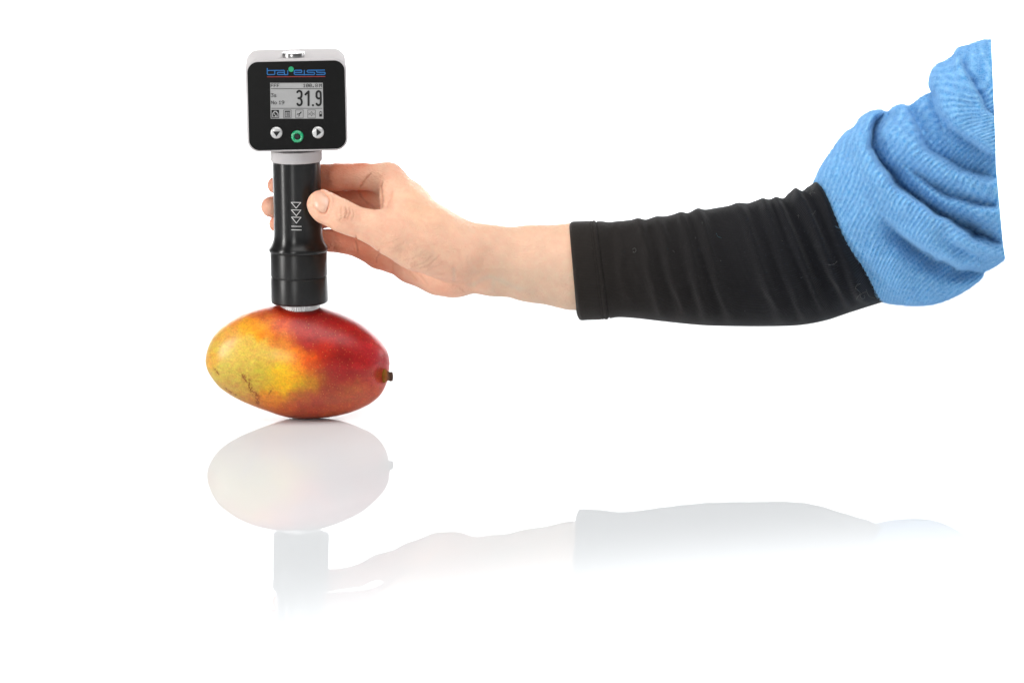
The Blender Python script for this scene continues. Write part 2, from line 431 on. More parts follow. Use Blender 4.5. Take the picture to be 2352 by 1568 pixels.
UAX = lambda v: 681 + (v - 240) * 0.01667
YF = 0.0222
def pan(u, v, y=-YF):
    """device coordinates of a point of the front face seen at u, v"""
    h_ = local_hit(u, v, y); return (float(h_[0]), float(y), float(h_[2]))

def rrect(x0, x1, z0, z1, r, k=10):
    pts = []
    for cx, cz, a0 in ((x1 - r, z1 - r, 0), (x0 + r, z1 - r, 90), (x0 + r, z0 + r, 180), (x1 - r, z0 + r, 270)):
        for t in range(k + 1):
            a = math.radians(a0 + 90 * t / k); pts.append((cx + r * math.cos(a), cz + r * math.sin(a)))
    return pts

def rbox(name, x0, x1, z0, z1, r, y0, y1, bev, mat, parent, bev_back=None):
    """rounded slab, front at y0, back at y1, edges rolled over"""
    bb = bev if bev_back is None else bev_back
    rings = []
    for t in np.linspace(0, math.pi / 2, 6): rings.append((bev * (1 - math.sin(t)), y0 + bev * (1 - math.cos(t))))
    for t in np.linspace(math.pi / 2, 0, 6): rings.append((bb * (1 - math.sin(t)), y1 - bb * (1 - math.cos(t))))
    vs = []; m = None
    for ins, y in rings:
        pts = rrect(x0 + ins, x1 - ins, z0 + ins, z1 - ins, max(r - ins, 1e-4)); m = len(pts)
        vs += [(px, y, pz) for px, pz in pts]
    F = [tuple(q[::-1]) for q in grid_faces(len(rings), m).tolist()]
    F.append(list(range(m))); F.append([(len(rings) - 1) * m + k for k in range(m)][::-1])
    o = mesh_obj(name, np.array(vs), F, mat, parent)
    bm = bmesh.new(); bm.from_mesh(o.data); bmesh.ops.recalc_face_normals(bm, faces=bm.faces); bm.to_mesh(o.data); bm.free()
    o.data.set_sharp_from_angle(angle=math.radians(40))
    return o

zt = pan(681, 134.6)[2]; zb = pan(681, 348.2)[2]
hx0, hx1 = pan(565.0, 228)[0], pan(797.4, 228)[0]
rbox("head_housing", hx0, hx1, zb, zt, 29 * S, -YF, 0.0375, 0.0011, m_grey, duro, 0.0045)
zt2 = pan(681, 141.0)[2]; zb2 = pan(681, 343.8)[2]
rbox("front_panel", pan(570.0, 240)[0], pan(793.2, 240)[0], zb2, zt2, 24 * S, -YF - 0.0003, -YF + 0.001, 0.0002, m_panel, duro)
# knob on top
kz = zt
def knob_profile():
    return [(24.2, kz - 0.0005), (24.2, kz + 0.0006), (25.6, kz + 0.0007), (25.6, kz + 0.0027), (25.0, kz + 0.0030), (21.5, kz + 0.0031), (3, kz + 0.0031)]
vs = []
for r, z in knob_profile():
    for k in range(72):
        a = 2 * math.pi * k / 72; vs.append((r * S * math.cos(a) - 1.0 * S, r * S * math.sin(a) - 0.0142, z))
F = grid_faces(7, 72).tolist() + [[6 * 72 + k for k in range(72)]]
kn = mesh_obj("top_knob", np.array(vs), F, m_chrome, duro); kn.data.set_sharp_from_angle(angle=math.radians(30))

# flat print: ribbons and polygons on the front face
class Print:
    def __init__(self, y): self.v, self.f, self.y, self.k = [], [], y, 0
    def p(self, u, v):
        self.v.append(pan(u, v, -YF - 0.0003)); q = list(self.v[-1]); q[1] = self.y - 1.2e-6 * self.k; self.v[-1] = tuple(q); return len(self.v) - 1
    def poly(self, pts): self.k += 1; self.f.append([self.p(*q) for q in pts])
    def rect(self, u0, v0, u1, v1): self.poly([(u0, v0), (u0, v1), (u1, v1), (u1, v0)])
    def disc(self, u, v, r, n=28, r_in=None):
        self.k += 1
        pts = [(u + r * math.cos(2 * math.pi * k / n), v - r * math.sin(2 * math.pi * k / n)) for k in range(n)]
        if r_in is None: self.poly(pts)
        else:
            a = [self.p(*q) for q in pts]; b_ = [self.p(u + (q[0] - u) * r_in / r, v + (q[1] - v) * r_in / r) for q in pts]
            for k in range(n): self.f.append([a[k], a[(k + 1) % n], b_[(k + 1) % n], b_[k]])
    def line(self, pts, w, closed=False, cap=True):
        self.k += 1
        P_ = [np.array(q, float) for q in pts]; n = len(P_); L_, R_ = [], []
        for k in range(n):
            a = P_[k - 1] if (k > 0 or closed) else None; c = P_[(k + 1) % n] if (k < n - 1 or closed) else None
            d1 = (P_[k] - a) / (np.linalg.norm(P_[k] - a) + 1e-9) if a is not None else None
            d2 = (c - P_[k]) / (np.linalg.norm(c - P_[k]) + 1e-9) if c is not None else None
            if d1 is None: d1 = d2
            if d2 is None: d2 = d1
            nn = np.array([-(d1 + d2)[1], (d1 + d2)[0]]); nn /= np.linalg.norm(nn) + 1e-9
            m_ = w / 2 / max(0.45, nn @ np.array([-d1[1], d1[0]]))
            L_.append(self.p(*(P_[k] + nn * m_))); R_.append(self.p(*(P_[k] - nn * m_)))
        for k in range(n if closed else n - 1):
            j = (k + 1) % n; self.f.append([L_[k], R_[k], R_[j], L_[j]])
    def build(self, name, mat, parent):
        o = mesh_obj(name, np.array(self.v), self.f, mat, parent, smooth=False)
        bm = bmesh.new(); bm.from_mesh(o.data)
        for f_ in bm.faces:
            f_.normal_update()
            if f_.normal.y > 0: f_.normal_flip()
        bm.to_mesh(o.data); bm.free(); return o

Z5 = lambda pts: [(597.2 + x * 0.09375, 137.8 + y * 0.09375) for x, y in pts]
z5u = lambda x: 597.2 + x * 0.09375
z5v = lambda y: 137.8 + y * 0.09375
K = 0.09375
yp = -YF - 0.00042
lg = Print(yp)
for ch in ([(178, 203), (178, 345), (195, 362), (345, 362), (362, 345), (362, 262)], [(178, 262), (585, 258), (598, 272), (598, 364), (675, 364), (680, 358), (680, 256)], [(598, 308), (440, 308), (427, 320), (427, 350), (440, 362), (598, 362)],
           [(842, 310), (1012, 310), (1024, 296), (1024, 270), (1010, 256), (858, 256), (840, 274), (840, 346), (858, 362), (1082, 362)], [(1086, 250), (1086, 380)],
           [(1100, 362), (1322, 362), (1338, 346), (1338, 322), (1324, 308), (1172, 306), (1156, 290), (1156, 270), (1172, 256), (1590, 252)], [(1378, 362), (1576, 360), (1594, 344), (1594, 322), (1580, 308), (1404, 306), (1388, 292), (1388, 258)]):
    lg.line(Z5(ch), 2.15)
logo = lg.build("logo_lettering", m_lblue, duro)
g = Print(yp - 0.0001); g.disc(z5u(762), z5v(230), 6.2); g.build("logo_dot", m_lgreen, duro)
g = Print(yp); g.line(Z5([(172, 418), (1600, 410)]), 1.5); g.build("logo_underline", m_lred, duro)

scr = Print(yp - 0.0001)
scr.poly(Z5([(248, 565), (262, 1440), (1553, 1440), (1538, 562)]))
screen = scr.build("screen", m_lcd, duro)
ys = yp - 0.0002
FONT = {'F': ["11111", "10000", "10000", "11110", "10000", "10000", "10000"], '1': ["00100", "01100", "00100", "00100", "00100", "00100", "01110"],
        '0': ["01110", "10001", "10011", "10101", "11001", "10001", "01110"], '.': ["00000", "00000", "00000", "00000", "00000", "01100", "01100"],
        '8': ["01110", "10001", "10001", "01110", "10001", "10001", "01110"], 'M': ["10001", "11011", "10101", "10101", "10001", "10001", "10001"],
        '3': ["11111", "00010", "00100", "00010", "00001", "10001", "01110"], 's': ["00000", "00000", "01110", "10000", "01110", "00001", "11110"],
        'N': ["10001", "11001", "10101", "10101", "10011", "10001", "10001"], 'o': ["00000", "00000", "01110", "10001", "10001", "10001", "01110"],
        '9': ["01110", "10001", "10001", "01111", "00001", "00010", "01100"]}
tx = Print(ys)
def put(ch, x, y, c=12.8, r=12.6):
    for j, row in enumerate(FONT[ch]):
        k = 0
        while k < 5:
            if row[k] == '1':
                e_ = k
                while e_ < 5 and row[e_] == '1': e_ += 1
                tx.rect(z5u(x + k * c), z5v(y + j * r), z5u(x + e_ * c + 1), z5v(y + (j + 1) * r)); k = e_
            else: k += 1
for s_, x0, y0, adv in (("FFF", 263, 584, 75), ("100.8", 1052, 584, 75), ("M", 1452, 584, 75), ("3s", 266, 824, 76), ("No", 270, 1000, 76), ("19", 455, 1000, 74)):
    for k, ch in enumerate(s_): put(ch, x0 + k * adv, y0)
tx.build("small_text", m_ink, screen)
bd = Print(ys)
W = 52 * K
def dig(pts):
    bd.line(Z5(spline(pts, 34).tolist()), W)
    for q in (pts[0], pts[-1]): bd.disc(z5u(q[0]), z5v(q[1]), W / 2, 14)
dig([(914, 792), (935, 768), (965, 760), (1000, 778), (1017, 815), (1017, 880), (1003, 915), (968, 940)])
dig([(942, 940), (975, 944), (1005, 968), (1021, 1010), (1021, 1055), (1003, 1095), (965, 1112), (935, 1104), (916, 1076)])
dig([(1115, 848), (1150, 812), (1186, 776)]); dig([(1190, 774), (1190, 900), (1190, 1110)])
bd.rect(z5u(1273), z5v(1088), z5u(1321), z5v(1136))
dig([(1470, 940), (1425, 945), (1388, 910), (1385, 865), (1385, 820), (1400, 785), (1435, 768), (1470, 785), (1485, 820), (1488, 900), (1488, 1050), (1468, 1095), (1435, 1112), (1405, 1102), (1386, 1076)])
bd.build("large_reading", m_ink, screen)
ic = Print(ys); il = Print(ys - 0.00004); ii = Print(ys - 0.00008); ij = Print(ys - 0.00012)
ic.line(Z5([(265, 707), (1522, 707)]), 12 * K); ic.line(Z5([(277, 1187), (1526, 1187)]), 12 * K)
ic.rect(z5u(278), z5v(1226), z5u(468), z5v(1424))
il.poly(Z5([(298, 1312), (298, 1405), (452, 1405), (452, 1312), (400, 1250), (350, 1250)]))
ii.poly(Z5([(318, 1322), (318, 1390), (432, 1390), (432, 1322), (375, 1266)]))
ij.disc(z5u(352), z5v(1330), 16 * K, 12); ij.rect(z5u(372), z5v(1348), z5u(404), z5v(1391))
for x0 in (578, 872, 1170): ic.line(Z5([(x0, 1227), (x0 + 186, 1227), (x0 + 186, 1422), (x0, 1422)]), 9 * K, closed=True)
ic.line(Z5([(614, 1262), (726, 1262), (726, 1395), (614, 1395)]), 12 * K, closed=True); il_ = Print(ys - 0.00004)
il_.rect(z5u(610), z5v(1250), z5u(730), z5v(1277))
for y0 in (1300, 1322, 1345, 1370): il_.rect(z5u(632), z5v(y0 - 5), z5u(642), z5v(y0 + 5)); il_.rect(z5u(655), z5v(y0 - 5), z5u(708), z5v(y0 + 5))
il_.line(Z5([(1014, 1272), (985, 1305), (955, 1335)]), 26 * K); il_.line(Z5([(955, 1335), (962, 1362), (945, 1388)]), 18 * K); il_.line(Z5([(962, 1330), (925, 1322), (908, 1346)]), 18 * K)
for pl in ([(1188, 1297), (1220, 1322), (1188, 1347)], [(1338, 1297), (1306, 1322), (1338, 1347)]): il_.line(Z5(pl), 9 * K)
il_.line(Z5([(1263, 1268), (1245, 1290), (1245, 1350), (1263, 1372), (1281, 1350), (1281, 1290)]), 9 * K, closed=True)
ic.line(Z5([(1457, 1275), (1515, 1275), (1515, 1385), (1457, 1385)]), 10 * K, closed=True); il_.rect(z5u(1474), z5v(1255), z5u(1498), z5v(1272)); il_.rect(z5u(1452), z5v(1326), z5u(1520), z5v(1390))
icons = ic.build("icon_outlines", m_ink, screen); il_.build("icon_marks", m_ink, screen)
il.build("icon_light_shape", m_lcd, screen); ii.build("icon_dark_shape", m_ink, screen); ij.build("icon_light_detail", m_lcd, screen)

def button(u, v, r, mat, name, dome=0.0016):
    c = pan(u, v); vs = []; n = 48
    prof_ = [(r, 0.0), (r, 0.0006), (r * 0.95, 0.0011), (r * 0.8, 0.0011 + dome * 0.35), (r * 0.55, 0.0011 + dome * 0.45), (r * 0.2, 0.0011 + dome * 0.5)]
    for q, h in prof_:
        for k in range(n): vs.append((c[0] + q * S * math.cos(2 * math.pi * k / n), -YF - h, c[2] + q * S * math.sin(2 * math.pi * k / n)))
    F = [f_[::-1] for f_ in grid_faces(6, n).tolist()] + [[5 * n + k for k in range(n)]]
    o = mesh_obj(name, np.array(vs), F, mat, duro)
    bm = bmesh.new(); bm.from_mesh(o.data); bmesh.ops.recalc_face_normals(bm, faces=bm.faces); bm.to_mesh(o.data); bm.free()
    return o
b1 = button(635, 305, 13.6, m_btn, "button"); b2 = button(730.5, 304.2, 13.6, m_btn, "button")
ar = Print(-YF - 0.00215); ar.poly([(627, 301.5), (643.3, 301.5), (635, 313.2)]); ar.build("arrow_mark", m_ink, b1); b1["label"] = "silver round button with an arrow pointing down"
ar = Print(-YF - 0.00215); ar.poly([(727, 294.8), (727, 312.4), (738.2, 303.6)]); ar.build("arrow_mark", m_ink, b2); b2["label"] = "silver round button with an arrow pointing right"
c = pan(682.9, 313.7); vs = []; n = 56
for t in range(17):
    a = math.pi * t / 16
    for k in range(n):
        q = (10.3 - 3.9 * math.cos(a)) * S; q2 = 0.0014 * math.sin(a)
        vs.append((c[0] + q * math.cos(2 * math.pi * k / n), -YF - 0.0002 - q2, c[2] + q * math.sin(2 * math.pi * k / n)))
gr = mesh_obj("ring_button", np.array(vs), grid_faces(17, n), m_ring, duro)
bm = bmesh.new(); bm.from_mesh(gr.data); bmesh.ops.recalc_face_normals(bm, faces=bm.faces); bm.to_mesh(gr.data); bm.free()
gr["label"] = "green ring shaped button between the two silver ones"
cb = button(682.9, 313.7, 6.6, m_groove, "button_core", 0.0004); cb.parent = gr
# outline triangles printed on the barrel
vs, fs = [], []
rb = 55.3 * S * 0.995 + 0.00008
def brib(pts, w, closed):
    P_ = []
    for k in range(len(pts) if closed else len(pts) - 1):
        a = np.array(pts[k]); c_ = np.array(pts[(k + 1) % len(pts)]); d = c_ - a; Ln = np.linalg.norm(d); nn = np.array([-d[1], d[0]]) / Ln * w / 2; e_ = d / Ln * w * 0.4
        for t in range(8):
            q0 = a - e_ + (d + 2 * e_) * t / 8; q1 = a - e_ + (d + 2 * e_) * (t + 1) / 8; ids = []
            for q in (q0 + nn, q1 + nn, q1 - nn, q0 - nn):
                rr = rb + 0.00002 * k; h_ = local_hit(q[0], q[1], -rr); h_ = local_hit(q[0], q[1], -math.sqrt(max(rr * rr - h_[0] ** 2, 0))); x = float(h_[0]); vs.append((x, -math.sqrt(max(rr * rr - x * x, 0)), float(h_[2]))); ids.append(len(vs) - 1)
            fs.append(ids)
Q2 = lambda p: (588 + p[0] * 0.23438, 349.1 + p[1] * 0.23438)
for t3 in ([(345, 494), (439, 496), (393, 551)], [(346, 568), (440, 570), (395, 625)], [(348, 639), (441, 641), (395, 697)]): brib([Q2(p) for p in t3], 1.35, True)
for l2 in ([(348, 728), (444, 730)], [(348, 763), (445, 765)]): brib([Q2(p) for p in l2], 1.35, False)
o = mesh_obj("arrow_marks", np.array(vs), fs, m_white, duro, smooth=False)
bm = bmesh.new(); bm.from_mesh(o.data)
for f_ in bm.faces:
    f_.normal_update()
    if f_.normal.y > 0: f_.normal_flip()
bm.to_mesh(o.data); bm.free()
for c_ in duro.children:
    pass

# ------------------------------------------------------------------ hand and forearm: one continuous surface
VOX = 0.00072
lo = np.array([at(590, 700, 0)[0], -0.046, at(1200, 725, 0)[2]]); hi = np.array([at(1460, 700, 0)[0], 0.050, at(900, 350, 0)[2]])
NX = np.ceil((hi - lo) / VOX).astype(int) + 1
gx = (lo[0] + np.arange(NX[0]) * VOX).astype(np.float32); gy = (lo[1] + np.arange(NX[1]) * VOX).astype(np.float32); gz = (lo[2] + np.arange(NX[2]) * VOX).astype(np.float32)

def smin(a, b_, k):
    h = np.maximum(k - np.abs(a - b_), 0) / k
    return np.minimum(a, b_) - h * h * k * 0.25

def box_of(pts, rad):
    l = np.clip(np.floor((pts.min(0) - rad - lo) / VOX).astype(int), 0, NX - 1); h = np.clip(np.ceil((pts.max(0) + rad - lo) / VOX).astype(int) + 1, 1, NX)
    return tuple(slice(a, b_) for a, b_ in zip(l, h))

def chain(D, pts, k, pad=0.014, flat=None):
    """union a chain of round cones (u, v, y mm, radius px) into the grid D"""
    W_ = np.array([at(p[0], p[1], p[2] * 0.001) for p in pts], np.float32); r = np.array([p[3] * S for p in pts], np.float32)
    for i in range(len(pts) - 1 if len(pts) > 1 else 1):
        a = W_[i]; b_ = W_[min(i + 1, len(pts) - 1)]; ra_, rb_ = r[i], r[min(i + 1, len(pts) - 1)]
        sl = box_of(np.array([a, b_]), max(ra_, rb_) + pad)
        x = gx[sl[0]][:, None, None] - a[0]; y = gy[sl[1]][None, :, None] - a[1]; z = gz[sl[2]][None, None, :] - a[2]
        d = b_ - a; dn = float(d @ d) + 1e-12
        h = np.clip((x * d[0] + y * d[1] + z * d[2]) / dn, 0, 1)
        fy = 1.0 if flat is None else flat
        q = np.sqrt((x - h * d[0]) ** 2 + ((y - h * d[1]) * fy) ** 2 + (z - h * d[2]) ** 2) - (ra_ + (rb_ - ra_) * h)
        D[sl] = smin(D[sl], q, k)
    return D

BIG = 0.05
palm = np.full(NX, BIG, np.float32)
chain(palm, [(1085, 598, 8, 66), (1125, 599, 8, 76), (1230, 606, 8, 85), (1310, 611.5, 8, 94), (1340, 613, 8, 92), (1450, 622, 8, 66)], 0.006, flat=1.30)
kp = 0.010
chain(palm, [(893, 409, 14, 31.5), (945, 459, 13, 30), (1014, 522, 11, 33), (1085, 566, 8, 46)], kp)
chain(palm, [(890, 460, 22, 29), (1070, 585, 13, 40)], kp)
chain(palm, [(888, 515, 25, 27), (1065, 610, 14, 40)], kp)
chain(palm, [(890, 588, 23, 27), (945, 613, 19, 30), (1005, 632, 15, 37), (1042, 641, 11, 40)], kp)
# thumb base and thumb
thumb = np.full(NX, BIG, np.float32)
chain(thumb, [(736, 468, -21.5, 29.5), (748, 477, -23, 31.8), (785, 496, -25.5, 32.3), (817, 509.5, -25.5, 29.6), (858, 522, -24.5, 34.8), (905, 541, -22, 40), (950, 560, -16, 45), (1045, 594, -5, 50)], 0.006)
hand = smin(palm, thumb, 0.0055)
chain(hand, [(903, 535, -20, 35), (955, 563, -15, 36), (1005, 585, -8, 41)], 0.012)
# web of skin from thumb to index
chain(hand, [(902, 432, 6, 13), (902, 462, -3, 14), (903, 498, -12, 19)], 0.012)
# muscle between thumb and index bones
chain(hand, [(915, 448, 4, 26), (935, 490, -5, 31), (962, 530, -9, 34)], 0.012)
chain(hand, [(950, 485, 0, 31), (1000, 530, -4, 36), (1060, 575, -1, 46)], 0.014)
fingers = ([(893, 409, 14, 32), (829, 406, 19, 31.5), (775, 407.2, 22.5, 31.6), (740, 408.5, 24, 31.2), (700, 410, 25, 30), (660, 420, 22, 23), (633, 425, 16.5, 19.5)],
           [(890, 461, 22, 30), (815, 462, 27, 28), (740, 464, 28, 27), (680, 469, 26, 26), (645, 473, 21, 25), (624, 475, 15, 24.5)],
           [(888, 515, 25, 27), (810, 500, 28, 25.5), (742, 499, 28, 24), (675, 508, 25, 23), (637, 514, 16.5, 19.5)],
           [(890, 591, 23, 29), (866, 588, 24, 27.2), (818, 562.5, 26, 25.4), (757, 552.5, 27, 25.2), (700, 548, 25, 22.5), (668, 546, 20, 19)])
total = hand.copy()
for fch in fingers:
    fd = np.full(NX, BIG, np.float32); chain(fd, fch, 0.0015, pad=0.02)
    total = np.minimum(total, smin(hand, fd, 0.006))
del palm, thumb, hand
import openvdb
grid = openvdb.FloatGrid(background=BIG); grid.copyFromArray(total)
vp, vq = grid.convertToQuads(isovalue=0.0)
del total
HV = vp.astype(float) * VOX + lo
HF = vq[:, ::-1].copy()
# light Laplacian smoothing
E = np.vstack([HF[:, [0, 1]], HF[:, [1, 2]], HF[:, [2, 3]], HF[:, [3, 0]]]); E = np.vstack([E, E[:, ::-1]])
cnt = np.bincount(E[:, 0], minlength=len(HV))[:, None]
def lap(Vv): return np.stack([np.bincount(E[:, 0], Vv[E[:, 1], k], minlength=len(Vv)) for k in range(3)], -1) / cnt
for _ in range(4):
    HV = HV + 0.55 * (lap(HV) - HV); HV = HV - 0.56 * (lap(HV) - HV)
HV = HV + 0.4 * (lap(HV) - HV)
def normals(Vv, Ff):
    n_ = np.cross(Vv[Ff[:, 2]] - Vv[Ff[:, 0]], Vv[Ff[:, 3]] - Vv[Ff[:, 1]]); o_ = np.zeros_like(Vv)
    for k in range(4):
        for c_ in range(3): o_[:, c_] += np.bincount(Ff[:, k], n_[:, c_], minlength=len(Vv))
    return o_ / (np.linalg.norm(o_, axis=1)[:, None] + 1e-12)
N_ = normals(HV, HF)
# orientation check: outward at the cuff end means away from the forearm axis
ax = at(1250, 608, 0.008)
sel_ = np.abs(HV[:, 0] - ax[0]) < 0.01
if np.mean(np.sum((HV[sel_] - ax) * N_[sel_], 1)) < 0:
    HF = HF[:, ::-1].copy(); N_ = -N_
hu, hvv = to_uv(HV)
# nearest surface as seen from the front, to place creases on the skin that shows
bu = np.clip(((hu - 580) / 4).astype(int), 0, 240); bv_ = np.clip(((hvv - 350) / 4).astype(int), 0, 100)
front = np.full((241, 101), 9.0); np.minimum.at(front, (bu, bv_), HV[:, 1])
vis = sstep(0.008, 0.004, HV[:, 1] - front[bu, bv_]) * (N_[:, 1] < 0.25)
Z4b = lambda L_: [(716.6 + x * 0.14063, 367.5 + y * 0.14063) for x, y in L_]
Z7 = lambda L_: [(716.6 + x * 0.15625, 514.5 + y * 0.15625) for x, y in L_]
Z3b = lambda L_: [(588 + x * 0.14063, 367.5 + y * 0.14063) for x, y in L_]
Z8 = lambda L_: [(992.25 + x * 0.16406, 477.75 + y * 0.16406) for x, y in L_]
nail_pts = Z3b([(930, 690), (945, 600), (972, 540), (1020, 512), (1070, 516), (1120, 555), (1185, 622), (1196, 680), (1168, 790), (1132, 868), (1060, 862), (990, 820), (945, 760)])
nail_o = spline(nail_pts, 90, closed=True)
creases = [  # polyline, depth mm, width px
    (Z4b([(985, 195), (930, 250), (885, 295), (835, 370), (795, 430), (768, 485)]), 0.9, 3.2),
    (Z4b([(768, 485), (800, 580), (855, 660), (930, 740)]), 0.8, 3.0),
    (Z4b([(930, 735), (1000, 775), (1050, 815)]), 0.6, 2.5),
    (Z4b([(1160, 320), (1130, 400), (1128, 470), (1140, 600), (1140, 720), (1128, 825)]), 0.9, 3.0),
    (Z4b([(1330, 440), (1300, 540), (1280, 650), (1230, 750), (1180, 810)]), 0.5, 5.0),
    (Z4b([(500, 720), (470, 820), (480, 930), (420, 1010)]), 0.45, 2.0),
    (Z4b([(540, 735), (560, 800), (560, 880), (520, 990)]), 0.65, 2.0),
    (Z4b([(600, 745), (620, 830), (600, 920), (550, 1000)]), 0.6, 2.2),
    (Z4b([(650, 770), (680, 860), (660, 960), (620, 1020)]), 0.5, 2.0),
    (Z4b([(710, 790), (730, 880), (710, 960)]), 0.20, 2.0),
    (Z4b([(420, 760), (410, 850), (400, 960)]), 0.15, 2.0),
    (Z7([(650, 145), (645, 250), (660, 350), (662, 470)]), 0.8, 2.8),
    (Z7([(1000, 350), (985, 400), (955, 500), (930, 600)]), 0.55, 2.8),
    (Z7([(330, 150), (325, 300), (330, 420)]), 0.15, 3),
    (Z7([(1180, 500), (1185, 620), (1200, 720)]), 0.25, 3),
    (Z7([(1410, 640), (1450, 720), (1510, 790), (1570, 850)]), 0.35, 3.5),
    (Z7([(1530, 690), (1600, 760), (1680, 860), (1720, 930)]), 0.35, 4),
    (Z7([(990, 295), (1100, 285), (1210, 250), (1290, 190)]), 0.20, 2.4),
    (Z7([(1090, 360), (1200, 350), (1310, 300), (1400, 220)]), 0.20, 2.6),
    (Z7([(1440, 645), (1560, 600), (1680, 540), (1800, 440)]), 0.28, 2.4),
    (Z7([(1560, 670), (1680, 620), (1780, 560), (1900, 440)]), 0.30, 2.6),
    (Z7([(1660, 710), (1760, 650), (1880, 590), (1960, 520)]), 0.22, 2.4),
    (Z7([(1300, 540), (1420, 520), (1560, 470), (1680, 390)]), 0.20, 2.4),
    (Z7([(1730, 760), (1850, 740), (1980, 720)]), 0.22, 2.6),
    (Z7([(2080, 560), (2070, 680), (2080, 860)]), 0.14, 4),
    (Z8([(330, 560), (390, 640), (410, 760), (430, 860)]), 0.15, 5),
    (Z8([(520, 620), (500, 720), (520, 860)]), 0.18, 4),
    (Z8([(480, 1210), (420, 1130), (330, 1080), (250, 1060)]), 0.25, 5)]
disp = np.zeros(len(HV)); crease_shade = np.zeros(len(HV))
wob = 1.2 * fbm(HV * 500, 2, 3)
for pl, dep, wd in creases:
    pl = spline(pl, 30)
    d, t, _ = dist_poly(hu + wob, hvv + wob, pl); wd = wd * 0.78
    e_ = np.exp(-(d / wd) ** 2) * sstep(0, 0.18, t) * sstep(1.0, 0.8, t) * vis
    disp -= dep * 0.0011 * e_; disp += dep * 0.00012 * np.exp(-((d - 2.1 * wd) / (1.2 * wd)) ** 2) * sstep(0, 0.2, t) * sstep(1, 0.8, t) * vis
    crease_shade = np.maximum(crease_shade, e_ * min(1, dep * 1.2))
# groove round the nail, flat bed under it
dn_, tn_, _ = dist_poly(hu, hvv, np.vstack([nail_o, nail_o[:1]]))
cen = nail_o.mean(0)
from_cen = np.hypot(hu - cen[0], hvv - cen[1])
ang = np.arctan2(hvv - cen[1], hu - cen[0]); oa = np.arctan2(nail_o[:, 1] - cen[1], nail_o[:, 0] - cen[0]); orr = np.hypot(nail_o[:, 0] - cen[0], nail_o[:, 1] - cen[1])
so = np.argsort(oa); rad_at = np.interp(ang, oa[so], orr[so], period=2 * math.pi)
inside = from_cen < rad_at
free_edge = np.clip((cen[0] - hu) / 16, 0, 1)
disp -= 0.0010 * np.exp(-(dn_ / 2.2) ** 2) * vis * (1 - 0.75 * free_edge)
disp += 0.00045 * np.exp(-((dn_ - 5) / 3.2) ** 2) * vis * (~inside) * (1 - free_edge)
disp -= 0.0004 * vis * inside
# tendons, wrist hollow and vein relief
for pl, dep, wd in ((Z8([(150, 760), (480, 560), (760, 640), (900, 640)]), -0.8, 22), (Z8([(560, 905), (900, 900), (1500, 940)]), -0.35, 7), (Z8([(560, 850), (1000, 860), (1500, 900)]), 0.35, 9),
                    (Z8([(480, 1090), (760, 965), (900, 985), (1050, 1050), (1190, 1115), (1500, 1180)]), 0.22, 6), (Z8([(700, 300), (1200, 380), (1900, 420)]), 0.5, 22)):
    d, t, _ = dist_poly(hu, hvv, spline(pl, 30))
    disp += dep * 0.001 * np.exp(-(d / wd) ** 2) * vis * sstep(0, 0.15, t) * sstep(1, 0.85, t)
disp += 0.00012 * fbm(HV * 240, 3, 8)
HV = HV + N_ * disp[:, None]
# skin colour, with some shade painted in
base = np.tile(np.array([0.86, 0.508, 0.352]), (len(HV), 1))
pale = np.array([0.69, 0.48, 0.345]); redc = np.array([0.69, 0.205, 0.108]); yel = np.array([0.82, 0.53, 0.30])
def mixc(m_, c_): base[:] = base * (1 - m_[:, None]) + c_ * m_[:, None]
ng = fbm(np.stack([hu / 26, hvv / 26, HV[:, 1] * 150], -1), 3, 21)
mixc(np.clip(0.9 * sstep(1030, 1180, hu + 14 * ng) * (0.45 + 0.55 * sstep(560, 640, hvv)), 0, 1), pale)
mixc(np.clip(0.55 * np.exp(-(((hu - 940) / 75) ** 2 + ((hvv - 590) / 26) ** 2)), 0, 1), np.array([0.90, 0.61, 0.42]))
mixc(np.clip(0.35 * sstep(900, 960, hu) * sstep(560, 470, hvv), 0, 1), yel)
finger_shade = sstep(0.006, 0.016, HV[:, 1]) * sstep(905, 830, hu)
mixc(np.clip(0.85 * finger_shade, 0, 1), redc)  # shade and reddish bounce on the gripping fingers, painted into the skin
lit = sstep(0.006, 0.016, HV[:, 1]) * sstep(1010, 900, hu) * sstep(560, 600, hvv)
mixc(np.clip(0.70 * lit, 0, 1), redc)  # same painted-in shade tone on the little finger and outer palm
mixc(np.clip(0.45 * np.exp(-(((hu - 800) / 26) ** 2 + ((hvv - 490) / 22) ** 2)), 0, 1), np.array([0.70, 0.36, 0.235]))     # thumb joint
mixc(np.clip(0.55 * np.exp(-(((hu - 905) / 30) ** 2 + ((hvv - 390) / 24) ** 2)), 0, 1), np.array([0.72, 0.37, 0.25]))      # knuckle
mixc(np.clip(0.4 * np.exp(-(((hu - 895) / 40) ** 2 + ((hvv - 520) / 18) ** 2)), 0, 1), np.array([0.71, 0.38, 0.26]))
mixc(np.clip(0.4 * np.exp(-(((hu - 1015) / 45) ** 2 + ((hvv - 665) / 16) ** 2)), 0, 1), np.array([0.73, 0.37, 0.25]))      # heel of the hand
tip = np.clip(0.5 * sstep(640, 610, hu), 0, 1); mixc(tip, np.array([0.80, 0.45, 0.33]))
mixc(np.clip(0.75 * np.exp(-(dn_ / 3.2) ** 2) * vis * (1 - 0.7 * free_edge), 0, 1), np.array([0.60, 0.24, 0.15]))  # shade of the groove round the nail, painted in
mixc(np.clip(0.50 * crease_shade, 0, 1), np.array([0.44, 0.15, 0.09]))  # crease shade painted in as darker skin
vein = 0
